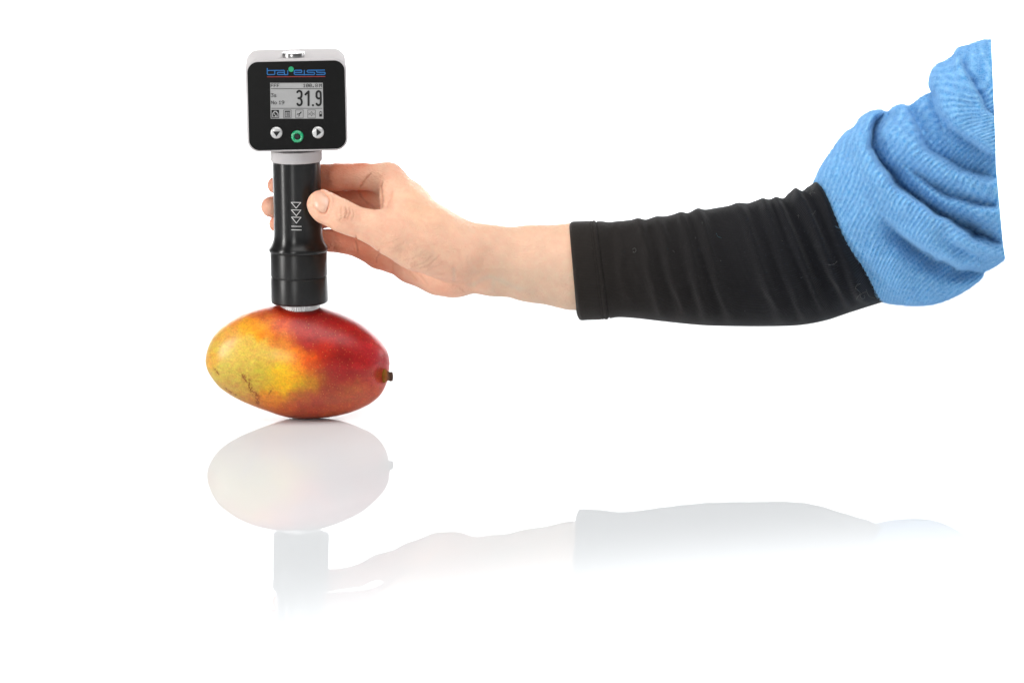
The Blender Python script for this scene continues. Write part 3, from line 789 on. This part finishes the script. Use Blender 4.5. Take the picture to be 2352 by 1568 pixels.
for pl, wd, am in ((Z8([(420, 1070), (600, 1060), (760, 965), (900, 985), (1050, 1050), (1190, 1115), (1500, 1180)]), 6.5, 0.30), (Z8([(860, 980), (860, 1100), (840, 1215)]), 6, 0.25), (Z8([(300, 820), (310, 960), (300, 1060)]), 4, 0.25)):
    d, t, _ = dist_poly(hu, hvv, spline(pl, 30)); vein = np.maximum(vein, am * np.exp(-(d / wd) ** 2) * sstep(0, .1, t) * sstep(1, .75, t) * vis)
mixc(np.clip(vein, 0, 1), np.array([0.55, 0.50, 0.40]))
mixc(np.clip(0.30 * sstep(0.0, 0.9, fbm(np.stack([hu / 17, hvv / 14, HV[:, 1] * 220], -1), 3, 66)) * sstep(1080, 960, hu), 0, 1), np.array([0.76, 0.36, 0.245]))
base *= (1 + 0.045 * ng)[:, None]
base[:, 1:] *= (1 + 0.05 * fbm(np.stack([hu / 9, hvv / 9, HV[:, 1] * 400], -1), 3, 40))[:, None]
m_skin, nt, b = new_mat("skin")
L = nt.links.new
va = node(nt, "ShaderNodeVertexColor", layer_name="skin"); tc = node(nt, "ShaderNodeTexCoord")
L(va.outputs["Color"], b.inputs["Base Color"])
b.inputs["Roughness"].default_value = 0.50; b.inputs["Specular IOR Level"].default_value = 0.38
b.inputs["Subsurface Weight"].default_value = 0.22; b.inputs["Subsurface Radius"].default_value = (1, 0.32, 0.16); b.inputs["Subsurface Scale"].default_value = 0.0022
mp = node(nt, "ShaderNodeMapping"); mp.inputs["Rotation"].default_value = (0, math.radians(35), 0); mp.inputs["Scale"].default_value = (1.0, 1.0, 2.6)
vz = node(nt, "ShaderNodeTexVoronoi"); vz.inputs["Scale"].default_value = 620
nz = node(nt, "ShaderNodeTexNoise"); nz.inputs["Scale"].default_value = 520; nz.inputs["Detail"].default_value = 4
L(tc.outputs["Object"], mp.inputs[0]); L(mp.outputs[0], vz.inputs["Vector"]); L(mp.outputs[0], nz.inputs["Vector"])
ad = node(nt, "ShaderNodeMath", operation='ADD'); L(vz.outputs["Distance"], ad.inputs[0]); L(nz.outputs["Fac"], ad.inputs[1])
bp = node(nt, "ShaderNodeBump"); bp.inputs["Strength"].default_value = 0.42; bp.inputs["Distance"].default_value = 0.0011
L(ad.outputs[0], bp.inputs["Height"]); L(bp.outputs["Normal"], b.inputs["Normal"])
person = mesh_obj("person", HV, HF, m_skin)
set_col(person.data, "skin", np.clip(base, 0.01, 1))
tag(person, "right arm in black shirt and blue knit sweater, hand gripping the tester barrel", "person")
# thumbnail
bvh = BVHTree.FromPolygons(HV.tolist(), HF.tolist())
camv = Vector(CAM)
rings_n, mo = 14, len(nail_o); nv_ = []; nuv = []
for k in range(rings_n + 1):
    f_ = 1 - k / rings_n
    for q in nail_o:
        p = cen + (q - cen) * max(f_, 0.02)
        w_ = Vector(at(p[0], p[1], 0.0)); d = (w_ - camv).normalized()
        hit = bvh.ray_cast(camv, d)
        nv_.append((np.array(hit[0]) if hit[0] is not None else np.array(w_))); nuv.append((f_, 0))
nv_ = np.array(nv_).reshape(rings_n + 1, mo, 3)
# smooth bed: fit a quadric through the hits so that the nail is one clean curved plate
P0 = nv_.reshape(-1, 3); cN = P0.mean(0); A_ = P0 - cN
M_ = np.stack([np.ones(len(A_)), A_[:, 0], A_[:, 2], A_[:, 0] ** 2, A_[:, 0] * A_[:, 2], A_[:, 2] ** 2], -1)
co, *_ = np.linalg.lstsq(M_, A_[:, 1], rcond=None)
yfit = M_ @ co + cN[1]
rr_ = np.repeat(1 - np.arange(rings_n + 1) / rings_n, mo)
P1 = P0.copy(); P1[:, 1] = np.minimum(yfit, P0[:, 1] + 0.0004) * 0.75 + 0.25 * P0[:, 1] - 0.00030 - 0.00022 * (1 - rr_ ** 2) + 0.0009 * sstep(0.90, 1.0, rr_)
m_nail, nt, b = new_mat("fingernail")
va = node(nt, "ShaderNodeVertexColor", layer_name="nail"); nt.links.new(va.outputs["Color"], b.inputs["Base Color"])
b.inputs["Roughness"].default_value = 0.28; b.inputs["Specular IOR Level"].default_value = 0.5
b.inputs["Subsurface Weight"].default_value = 0.2; b.inputs["Subsurface Scale"].default_value = 0.002; b.inputs["Subsurface Radius"].default_value = (1, .4, .25)
nail = mesh_obj("thumbnail", P1, grid_faces(rings_n + 1, mo), m_nail, person)
bm = bmesh.new(); bm.from_mesh(nail.data)
bmesh.ops.recalc_face_normals(bm, faces=bm.faces)
if sum(f_.normal.y for f_ in bm.faces) > 0: bmesh.ops.reverse_faces(bm, faces=bm.faces)
bm.to_mesh(nail.data); bm.free()
pu, pv = to_uv(P1)
lun = np.exp(-(((pu - 752) / 6) ** 2 + ((pv - 466) / 14) ** 2)); fe = sstep(724, 719, pu) * 0.6
ncol = np.tile(np.array([0.72, 0.435, 0.315]), (len(P1), 1)); ncol = ncol * (1 - 0.35 * lun[:, None]) + np.array([0.80, 0.62, 0.55]) * 0.35 * lun[:, None]
ncol = ncol * (1 - fe[:, None]) + np.array([0.76, 0.56, 0.42]) * fe[:, None]
set_col(nail.data, "nail", ncol)

# ------------------------------------------------------------------ black shirt sleeve
Z4 = lambda p: (1267.9 + p[0] * 0.35157, 404.25 + p[1] * 0.35157)
topS = [(112, 318), (135, 303), (210, 300), (310, 294), (370, 300), (430, 294), (480, 290), (520, 285), (560, 274), (610, 284), (650, 272), (690, 262), (740, 262), (790, 250), (840, 235), (890, 239), (950, 212), (1000, 218), (1080, 206), (1150, 194), (1220, 175), (1280, 177), (1330, 160), (1370, 150), (1415, 154), (1460, 140), (1512, 144), (1545, 112), (1590, 90), (1635, 96), (1670, 70), (1710, 56), (1760, 54), (1850, 60)]
botS = [(160, 900), (184, 934), (240, 934), (370, 930), (440, 922), (560, 930), (780, 955), (1000, 975), (1250, 981), (1500, 980), (1650, 970), (1800, 940), (1950, 890), (2170, 820), (2260, 785)]
tS = np.array([Z4(p) for p in spline(topS, 400)]); bS = np.array([Z4(p) for p in spline(botS, 400)])
NS, NT = 520, 220
def sleeve_points(s, grow=0.0):
    xt = Z4((112, 0))[0] + s * (Z4((1850, 0))[0] - Z4((112, 0))[0]); xb = Z4((160, 0))[0] + s * (Z4((2260, 0))[0] - Z4((160, 0))[0])
    T = np.stack([xt, np.interp(xt, np.maximum.accumulate(tS[:, 0]) + np.arange(400) * 1e-7, tS[:, 1])], -1)
    B_ = np.stack([xb, np.interp(xb, np.maximum.accumulate(bS[:, 0]) + np.arange(400) * 1e-7, bS[:, 1])], -1)
    return T, B_
ridges = [(0.17, .013, 0.5), (0.262, .016, 1.3), (0.333, .017, 1.5), (0.417, .017, 1.7), (0.482, .018, 1.6), (0.635, .018, 2.0), (0.722, .018, 2.2), (0.776, .014, 1.9), (0.853, .020, 3.4), (0.918, .020, 3.8), (0.985, .018, 3.0)]
def sleeve_mesh(s, grow):
    T, B_ = sleeve_points(s)
    ns = len(s); th_ = np.linspace(0, 2 * math.pi, NT, endpoint=False)
    Cn = (T + B_) / 2; Hf = (B_ - T) / 2
    dep = np.hypot(Hf[:, 0] * 0.4, Hf[:, 1]) * S * 0.80
    cyy = 0.008 + 0.004 * s
    c_, s2 = np.cos(th_), np.sin(th_)
    se = np.sign(s2) * np.abs(s2) ** 0.92
    Uu = Cn[:, None, 0] - Hf[:, None, 0] * c_; Vv = Cn[:, None, 1] - Hf[:, None, 1] * c_
    Yy = cyy[:, None] - dep[:, None] * se
    # slanted rolls of cloth
    Sg = np.broadcast_to(s[:, None], Uu.shape); Tg = np.broadcast_to(th_[None, :], Uu.shape)
    fr = np.stack([Sg * 9, np.cos(Tg) * 1.6 + 5, np.sin(Tg) * 1.6], -1)
    wobb = 0.007 * fbm(fr, 2, 61)
    f = np.zeros(Uu.shape)
    for k, (sr, w_, a_) in enumerate(ridges):
        am = a_ * (0.85 + 0.30 * vnoise(np.stack([np.cos(Tg) * 1.3 + k * 7.1, np.sin(Tg) * 1.3, np.full(Tg.shape, k * 3.3)], -1), 71))
        bend = 0.020 * np.cos(Tg + 0.6) * ((k % 3) - 1) * 0.4
        q = Sg + wobb + bend - sr
        f += np.clip(am, 0.1, 9) * np.where(q < 0, np.exp(-(q / (w_ * 1.15)) ** 2), np.exp(-(q / (w_ * 1.5)) ** 2))
    front_w = np.where(np.cos(Tg) < 0, np.clip(np.abs(np.sin(Tg)) * 1.12, 0, 1) ** 2, np.clip(np.abs(np.sin(Tg)) * 1.6, 0.0, 1))
    f = (2.9 * f - 2.0) * front_w * sstep(0.09, 0.16, Sg)
    f += 0.16 * sstep(0.09, 0.2, Sg) * fbm(np.stack([(Sg + 0.02 * np.cos(Tg)) * 75, np.cos(Tg) * 1.6, np.sin(Tg) * 1.6 + 9], -1), 2, 83) * front_w
    f += 0.35 * fbm(np.stack([Sg * 22, np.cos(Tg) * 2.2, np.sin(Tg) * 2.2 + 4], -1), 3, 81) * front_w
    P_ = at(Uu, Vv, Yy)
    Cw = at(Cn[:, 0], Cn[:, 1], cyy)
    d_ = P_ - Cw[:, None, :]; d_[..., 0] *= 0.35
    d_ /= np.linalg.norm(d_, axis=-1)[..., None]
    return P_ + d_ * ((f * 0.001) + grow)[..., None], f
s_main = np.linspace(0.103, 1.0, NS)
PM, fM = sleeve_mesh(s_main, np.zeros((NS, NT)))
# tuck-in ring at the start so that the cloth edge has thickness
m_shirt, nt, b = new_mat("black_jersey")
L = nt.links.new
uvn = node(nt, "ShaderNodeUVMap"); sxy = node(nt, "ShaderNodeSeparateXYZ"); L(uvn.outputs[0], sxy.inputs[0])
mul = node(nt, "ShaderNodeMath", operation='MULTIPLY'); mul.inputs[1].default_value = 2 * math.pi * 190
nzw = node(nt, "ShaderNodeTexNoise"); nzw.inputs["Scale"].default_value = 60; nzw.inputs["Detail"].default_value = 3; L(uvn.outputs[0], nzw.inputs["Vector"])
nad = node(nt, "ShaderNodeMath", operation='MULTIPLY_ADD'); nad.inputs[1].default_value = 0.004; L(nzw.outputs["Fac"], nad.inputs[0]); L(sxy.outputs[1], nad.inputs[2])
L(nad.outputs[0], mul.inputs[0])
sn_ = node(nt, "ShaderNodeMath", operation='SINE'); L(mul.outputs[0], sn_.inputs[0])
tc = node(nt, "ShaderNodeTexCoord"); nf = node(nt, "ShaderNodeTexNoise"); nf.inputs["Scale"].default_value = 900; nf.inputs["Detail"].default_value = 3; L(tc.outputs["Object"], nf.inputs["Vector"])
hsum = node(nt, "ShaderNodeMath", operation='MULTIPLY_ADD'); hsum.inputs[1].default_value = 0.5; L(sn_.outputs[0], hsum.inputs[0]); L(nf.outputs["Fac"], hsum.inputs[2])
bp = node(nt, "ShaderNodeBump"); bp.inputs["Strength"].default_value = 0.30; bp.inputs["Distance"].default_value = 0.0006; L(hsum.outputs[0], bp.inputs["Height"]); L(bp.outputs["Normal"], b.inputs["Normal"])
cr = node(nt, "ShaderNodeValToRGB"); e = cr.color_ramp.elements
e[0].position = 0.0; e[0].color = (0.0185, 0.0150, 0.0130, 1); e[1].position = 1.0; e[1].color = (0.0075, 0.0088, 0.0125, 1); x = e.new(0.4); x.color = (0.0125, 0.0115, 0.0120, 1)
L(sxy.outputs[0], cr.inputs[0])
mr = node(nt, "ShaderNodeMapRange"); mr.inputs[1].default_value = -1; mr.inputs[2].default_value = 2; mr.inputs[3].default_value = 0.72; mr.inputs[4].default_value = 1.35; L(hsum.outputs[0], mr.inputs[0])
mm = node(nt, "ShaderNodeMix", data_type='RGBA', blend_type='MULTIPLY'); mm.inputs[0].default_value = 1; L(cr.outputs[0], mm.inputs[6]); L(mr.outputs[0], mm.inputs[7]); L(mm.outputs[2], b.inputs["Base Color"])
b.inputs["Roughness"].default_value = 0.85; b.inputs["Specular IOR Level"].default_value = 0.15
b.inputs["Sheen Weight"].default_value = 0.10; b.inputs["Sheen Roughness"].default_value = 0.45
sleeve = mesh_obj("shirt_sleeve", PM.reshape(-1, 3), outward(PM.reshape(-1, 3), grid_faces(NS, NT)), m_shirt, person)
def tube_uv(s, nt_):
    return np.stack(np.broadcast_arrays(s[:, None], np.arange(nt_)[None, :] / nt_), -1).reshape(-1, 2)
set_uv(sleeve.data, tube_uv(s_main, NT))
# cuff: a turned hem, a little proud of the sleeve, with inner face
sc_ = np.r_[0.06, 0.02, 0.004, 0.0, 0.0, 0.003, np.linspace(0.008, 0.094, 44), 0.098, 0.101, 0.106, 0.118]
gc = np.r_[-0.0030, -0.0030, -0.0024, -0.0014, -0.0004, 0.0004, np.full(44, 0.0006), 0.0004, -0.0006, -0.0009, -0.0012]
stitch = -0.0005 * np.exp(-((sc_ - 0.086) / 0.0018) ** 2) - 0.0004 * np.exp(-((sc_ - 0.078) / 0.0016) ** 2)
PC, _ = sleeve_mesh(sc_, (gc + stitch)[:, None] * np.ones((1, NT)))
cuff = mesh_obj("cuff", PC.reshape(-1, 3), outward(PC.reshape(-1, 3) , grid_faces(len(sc_), NT)), m_shirt, sleeve)
set_uv(cuff.data, tube_uv(sc_, NT))

# ------------------------------------------------------------------ blue knit sweater sleeve
Z5s = lambda p: (1819.1 + p[0] * 0.42191, 73.5 + p[1] * 0.42191)
outl = [(120, 830), (117, 900), (130, 985), (165, 1090), (210, 1180), (290, 1298), (370, 1388), (440, 1448), (505, 1470), (580, 1481), (680, 1487), (790, 1474), (880, 1440), (960, 1394), (1028, 1342), (1048, 1304), (1100, 1276), (1165, 1232), (1290, 1150), (1420, 980), (1480, 780), (1480, 480), (1440, 200), (1320, 40), (1200, 20),
        (1085, 42), (1028, 50), (955, 76), (905, 90), (876, 130), (832, 160), (790, 180), (760, 222), (749, 280), (757, 327), (705, 357), (642, 402), (600, 399), (560, 408), (517, 436), (472, 427), (420, 440), (372, 472), (337, 520), (282, 560), (222, 640), (162, 730), (128, 800)]
NO, NR = 1000, 170
ol = spline(outl, NO, closed=True)
cz = np.array([900.0, 800.0])
rfr = np.sin(np.linspace(0.0003, math.pi / 2, NR))
folds = [  # valley line, depth mm, width zoom px, overhang
    ([(517, 434), (470, 470), (436, 540), (440, 620), (480, 700), (540, 780), (640, 880), (780, 975), (950, 1065), (1150, 1150), (1300, 1190)], 17, 34, 1.0),
    ([(440, 960), (480, 1010), (560, 1090), (680, 1175), (780, 1240), (900, 1290), (1030, 1310)], 19, 40, 0.8),
    ([(757, 327), (790, 420), (850, 525), (950, 600), (1050, 660), (1200, 740)], 11, 44, 0.6),
    ([(642, 402), (690, 500), (740, 610), (840, 690), (1000, 760), (1200, 820)], 11, 42, 0.5),
    ([(560, 640), (650, 740), (790, 850), (960, 920), (1200, 960)], 9, 44, 0.5),
    ([(905, 92), (945, 200), (1000, 310), (1080, 430), (1200, 560)], 4.5, 16, 0.7),
    ([(790, 1100), (900, 1170), (1040, 1230), (1160, 1240)], 7, 34, 0.6),
    ([(880, 1010), (1000, 1120), (1150, 1200)], 5, 30, 0.5)]
def sweater_side(sign):
    XY = cz + (ol[None] - cz) * rfr[:, None, None]
    zx, zy = XY[..., 0], XY[..., 1]
    Hc = 0.064
    h = Hc * np.sqrt(np.clip(1 - rfr[:, None] ** 2.3, 0, 1)) * np.ones((1, NO))
    # ribs run along the sleeve, bent by the folds
    w3 = np.stack([zx / 210, zy / 210, np.full(zx.shape, 3.0)], -1)
    ang_ = math.radians(67) - 0.48 * sstep(250, 1150, zx) + 0.22 * vnoise(w3 * 0.6, 17)
    fold = np.zeros(zx.shape)
    if sign < 0:
        for k, (pl, dep, wd, ov) in enumerate(folds):
            d, t, sd = dist_poly(zx + 9 * vnoise(w3 * 3, 5), zy + 9 * vnoise(w3 * 3, 6), spline(pl, 40))
            sd = -sd   # below-left of the line: the lip that overhangs
            sd = sd * (-1 if k in (1, 2, 6) else 1)
            e_ = np.where(sd > 0, np.exp(-(d / (wd * 2.6)) ** 1.35), np.exp(-(d / (wd * 0.55)) ** 2))
            lip = np.exp(-((d - 1.9 * wd) / (1.5 * wd)) ** 2)
            tp = sstep(0, 0.45, t) if k in (1, 4, 6, 7) else 1.0
            fold -= dep * 0.00165 * e_ * tp
            fold += dep * 0.00038 * lip * tp * np.where(sd > 0, 0.5, 1.0)
        fold += 0.003 * fbm(w3 * 1.4, 2, 9)
    fold *= np.clip(h / Hc * 1.8, 0, 1)
    ph = ((zx - 600) * np.sin(ang_) + (zy - 900) * np.cos(ang_)) / 26.0 + 0.20 * fbm(w3 * 3.0, 2, 29) + fold * 25
    al = ((zx - 600) * np.cos(ang_) - (zy - 900) * np.sin(ang_)) / 26.0
    rib = np.cos(2 * math.pi * ph)
    knit = fbm(np.stack([ph * 2.2, al * 1.1, np.zeros(ph.shape)], -1), 3, 44)
    rel = 0.00045 * rib * (0.6 + 0.6 * sstep(-0.7, 0.6, knit)) + 0.00018 * knit
    y = 0.012 + sign * (h + (fold + rel) * (1 if sign < 0 else 0))
    uq, vq_ = Z5s((zx, zy))
    return at(uq, vq_, y), ph, al, zx, zy, rib, knit
PF, ph, al, zx, zy, rib, knit = sweater_side(-1)
PB, ph2, al2, *_ = sweater_side(1)
VF = PF.reshape(-1, 3); VB = PB[:-1].reshape(-1, 3)
nF = len(VF)
f1 = grid_faces(NR, NO)
f2 = grid_faces(NR - 1, NO)[:, ::-1] + nF
j = np.arange(NO); jn = (j + 1) % NO
seam = np.stack([(NR - 1) * NO + j, (NR - 1) * NO + jn, nF + (NR - 2) * NO + jn, nF + (NR - 2) * NO + j], -1)
SV = np.vstack([VF, VB]); SF = outward(SV - SV.mean(0), np.vstack([f1, f2, seam]))
SU = np.vstack([np.stack([ph, al], -1).reshape(-1, 2), np.stack([ph2, al2], -1)[:-1].reshape(-1, 2)])
# cut at the right where the sleeve ends: drop what lies beyond a clean edge running with the photo's slant
cutp = spline([(1083, -60), (1085, 42), (1095, 300), (1108, 600), (1115, 850), (1135, 1050), (1161, 1232), (1180, 1330)], 80)
sz = np.stack(to_uv(SV), -1); szx = (sz[:, 0] - 1819.1) / 0.42191; szy = (sz[:, 1] - 73.5) / 0.42191
lim = np.interp(szy, cutp[:, 1], cutp[:, 0])
keep = szx <= lim + 6
mf = keep[SF].all(1)
# snap border vertices onto the edge
over = np.clip(szx - lim, -7, 7)
snap = (szx > lim) & keep
SV[snap, 0] -= (szx - lim)[snap] * 0.42191 * S
SF = SF[mf]
used = np.unique(SF); remap = np.full(len(SV), -1); remap[used] = np.arange(len(used))
SV, SU, SF = SV[used], SU[used], remap[SF]
m_wool, nt, b = new_mat("blue_wool_knit")
L = nt.links.new
uvn = node(nt, "ShaderNodeUVMap"); tc = node(nt, "ShaderNodeTexCoord")
sxy = node(nt, "ShaderNodeSeparateXYZ"); L(uvn.outputs[0], sxy.inputs[0])
m1 = node(nt, "ShaderNodeMath", operation='MULTIPLY'); m1.inputs[1].default_value = 2 * math.pi; L(sxy.outputs[0], m1.inputs[0])
c1 = node(nt, "ShaderNodeMath", operation='COSINE'); L(m1.outputs[0], c1.inputs[0])
n1 = node(nt, "ShaderNodeTexNoise"); n1.inputs["Scale"].default_value = 330; n1.inputs["Detail"].default_value = 5; n1.inputs["Roughness"].default_value = 0.65; L(tc.outputs["Object"], n1.inputs["Vector"])
mpw = node(nt, "ShaderNodeMapping"); mpw.inputs["Scale"].default_value = (2.3, 1.25, 1); L(uvn.outputs[0], mpw.inputs[0])
n2 = node(nt, "ShaderNodeTexNoise"); n2.inputs["Scale"].default_value = 1.0; n2.inputs["Detail"].default_value = 3; L(mpw.outputs[0], n2.inputs["Vector"])
s1 = node(nt, "ShaderNodeMath", operation='MULTIPLY_ADD'); s1.inputs[1].default_value = 0.12; L(c1.outputs[0], s1.inputs[0]); L(n1.outputs["Fac"], s1.inputs[2])
s2_ = node(nt, "ShaderNodeMath", operation='MULTIPLY_ADD'); s2_.inputs[1].default_value = 0.6; L(n2.outputs["Fac"], s2_.inputs[0]); L(s1.outputs[0], s2_.inputs[2])
cr = node(nt, "ShaderNodeValToRGB"); e = cr.color_ramp.elements
e[0].position = 0.40; e[0].color = (*srgb(90, 158, 214), 1); e[1].position = 1.0; e[1].color = (*srgb(172, 216, 247), 1); x = e.new(0.76); x.color = (*srgb(136, 194, 236), 1)
mrs = node(nt, "ShaderNodeMapRange"); mrs.inputs[1].default_value = 0.30; mrs.inputs[2].default_value = 1.15; L(s2_.outputs[0], mrs.inputs[0])
L(mrs.outputs[0], cr.inputs[0]); L(cr.outputs[0], b.inputs["Base Color"])
b.inputs["Roughness"].default_value = 0.95; b.inputs["Specular IOR Level"].default_value = 0.08
b.inputs["Sheen Weight"].default_value = 0.08; b.inputs["Sheen Roughness"].default_value = 0.5; b.inputs["Sheen Tint"].default_value = (0.6, 0.8, 1, 1)
bp = node(nt, "ShaderNodeBump"); bp.inputs["Strength"].default_value = 0.45; bp.inputs["Distance"].default_value = 0.0011; L(s2_.outputs[0], bp.inputs["Height"]); L(bp.outputs["Normal"], b.inputs["Normal"])
sweater = mesh_obj("sweater_sleeve", SV, SF, m_wool, person)
set_uv(sweater.data, SU)
bm = bmesh.new(); bm.from_mesh(sweater.data)      # close the cut end
bmesh.ops.holes_fill(bm, edges=[e_ for e_ in bm.edges if e_.is_boundary], sides=0)
bmesh.ops.triangulate(bm, faces=[f_ for f_ in bm.faces if len(f_.verts) > 4])
bm.to_mesh(sweater.data); bm.free()
# wool fuzz: fine curved fibres over the knit, and stray hairs along the edges
me = sweater.data; assert len(me.vertices) == len(SV)
vn = np.empty(len(SV) * 3); me.vertices.foreach_get("normal", vn); vn = vn.reshape(-1, 3)
tri_c = SV[SF].mean(1); nn_ = vn[SF].mean(1); ar_ = np.linalg.norm(np.cross(SV[SF[:, 2]] - SV[SF[:, 0]], SV[SF[:, 3]] - SV[SF[:, 1]]), axis=1)
tcu, tcv = to_uv(tri_c); ok_ = (nn_[:, 1] < 0.35) & ((tcu - 1819.1) / 0.42191 < np.interp((tcv - 73.5) / 0.42191, cutp[:, 1], cutp[:, 0]) - 14)
pr_ = ar_ * ok_; pr_ /= pr_.sum()
NF = 60000
idx = rng.choice(len(SF), NF, p=pr_)
w4 = rng.dirichlet(np.ones(4), NF); root = np.einsum('nk,nkc->nc', w4, SV[SF[idx]]); nrm = nn_[idx]
NP = 5
tan = np.cross(nrm, rng.normal(size=(NF, 3))); tan /= np.linalg.norm(tan, axis=1)[:, None] + 1e-9
bit = np.cross(nrm, tan)
ln = rng.uniform(0.0012, 0.0042, NF); ln[rng.random(NF) < 0.02] *= 1.8
pts_f = np.zeros((NF, NP, 3)); curl = rng.uniform(-2.5, 2.5, NF)
for k in range(NP):
    t = k / (NP - 1)
    pts_f[:, k] = root + nrm * (ln * 0.42 * (t - 0.45 * t * t))[:, None] + tan * (ln * 0.85 * t)[:, None] + bit * (ln * 0.28 * np.sin(curl * t))[:, None]
m_fuzz = simple("wool_fibre", srgb(158, 206, 242), 0.9, spec=0.1)
def hair(name, P_, rad, mat, parent):
    n_, k_ = P_.shape[:2]
    hc = bpy.data.hair_curves.new(name); hc.add_curves([k_] * n_)
    hc.attributes["position"].data.foreach_set("vector", P_.astype(np.float32).ravel())
    ra_ = hc.attributes.get("radius") or hc.attributes.new("radius", 'FLOAT', 'POINT')
    ra_.data.foreach_set("value", np.tile(rad * np.linspace(1, 0.45, k_), n_).astype(np.float32))
    hc.materials.append(mat)
    o_ = bpy.data.objects.new(name, hc); COL.objects.link(o_); o_.parent = parent; o_["kind"] = "stuff"
    return o_
hair("wool_fuzz", pts_f, 0.00006, m_fuzz, sweater)
# curly loose fibres at the sweater hem and lint on the black sleeve
def ribbon_tube(pts, r, n=5):
    vs_, fs_ = [], []
    for k, p in enumerate(pts):
        d = pts[min(k + 1, len(pts) - 1)] - pts[max(k - 1, 0)]; d = d / (np.linalg.norm(d) + 1e-12)
        a = np.cross(d, [0.3, 0.9, 0.1]); a /= np.linalg.norm(a); b2_ = np.cross(d, a)
        for q in range(n): vs_.append(p + r * (a * math.cos(2 * math.pi * q / n) + b2_ * math.sin(2 * math.pi * q / n)))
    return np.array(vs_), grid_faces(len(pts), n)
bvs = BVHTree.FromPolygons(PM.reshape(-1, 3).tolist(), grid_faces(NS, NT).tolist())
def on_sleeve(u, v, off):
    w_ = Vector(at(u, v, 0.0)); hit = bvs.ray_cast(camv, (w_ - camv).normalized())
    return np.array(hit[0]) + np.array([0, -off, 0]) if hit[0] is not None else np.array(w_) * np.array([1, 0, 1]) + np.array([0, -0.01, 0])
Q1 = lambda p: ((2020 + p[0] / 4.127) * 0.91875, (400 + p[1] / 4.127) * 0.91875)
m_lint = simple("lint_fibre", srgb(120, 122, 120), 0.9); m_lintb = simple("lint_fibre_blue", srgb(70, 110, 120), 0.9)
strays = [[(545, 1275), (505, 1285), (488, 1320), (520, 1345), (540, 1380), (512, 1405), (498, 1440)], [(600, 1360), (560, 1370), (535, 1400), (560, 1430), (585, 1420), (580, 1395)], [(690, 1420), (640, 1410), (610, 1370), (600, 1330)], [(300, 1040), (270, 1070), (215, 1082)], [(60, 300), (20, 330), (35, 370)], [(75, 340), (45, 330), (10, 350)], [(75, 520), (50, 560), (40, 555)]]
for st2 in strays:
    c2 = spline([Q1(p) for p in st2], 26)
    pts2 = np.array([on_sleeve(p[0], p[1], 0.0006 + 0.0006 * abs(math.sin(k))) for k, p in enumerate(c2)])
    for _ in range(2): pts2[1:-1] = (pts2[:-2] + 2 * pts2[1:-1] + pts2[2:]) / 4
    v_, f_ = ribbon_tube(pts2, 0.00005); mesh_obj("loose_fibre", v_, f_, m_lint, sweater)
lints = [([(1072, 372), (1085, 395), (1108, 405)], m_lintb), ([(525, 480), (540, 470), (550, 485), (538, 500), (528, 492)], m_lint), ([(980, 300), (985, 308)], m_lint), ([(935, 402), (940, 408)], m_lint), ([(1600, 260), (1612, 255), (1608, 275)], m_lint), ([(1500, 420), (1505, 425)], m_lint), ([(282, 490), (300, 485), (285, 515)], m_lintb), ([(790, 485), (800, 500)], m_lint), ([(1100, 550), (1105, 556)], m_lint), ([(1625, 665), (1640, 660)], m_lint), ([(1258, 880), (1262, 884)], m_lint)]
for l_, m_ in lints:
    c2 = spline([Z4(p) for p in l_], 12)
    pts2 = np.array([on_sleeve(p[0], p[1], 0.0003) for p in c2])
    v_, f_ = ribbon_tube(pts2, 0.00005); mesh_obj("lint", v_, f_, m_, sleeve)

# keep the person's origin on the wrist: children already carry world positions
SC.cycles.use_denoising = True
SC.cycles.max_bounces = 8; SC.cycles.diffuse_bounces = 4; SC.cycles.glossy_bounces = 4
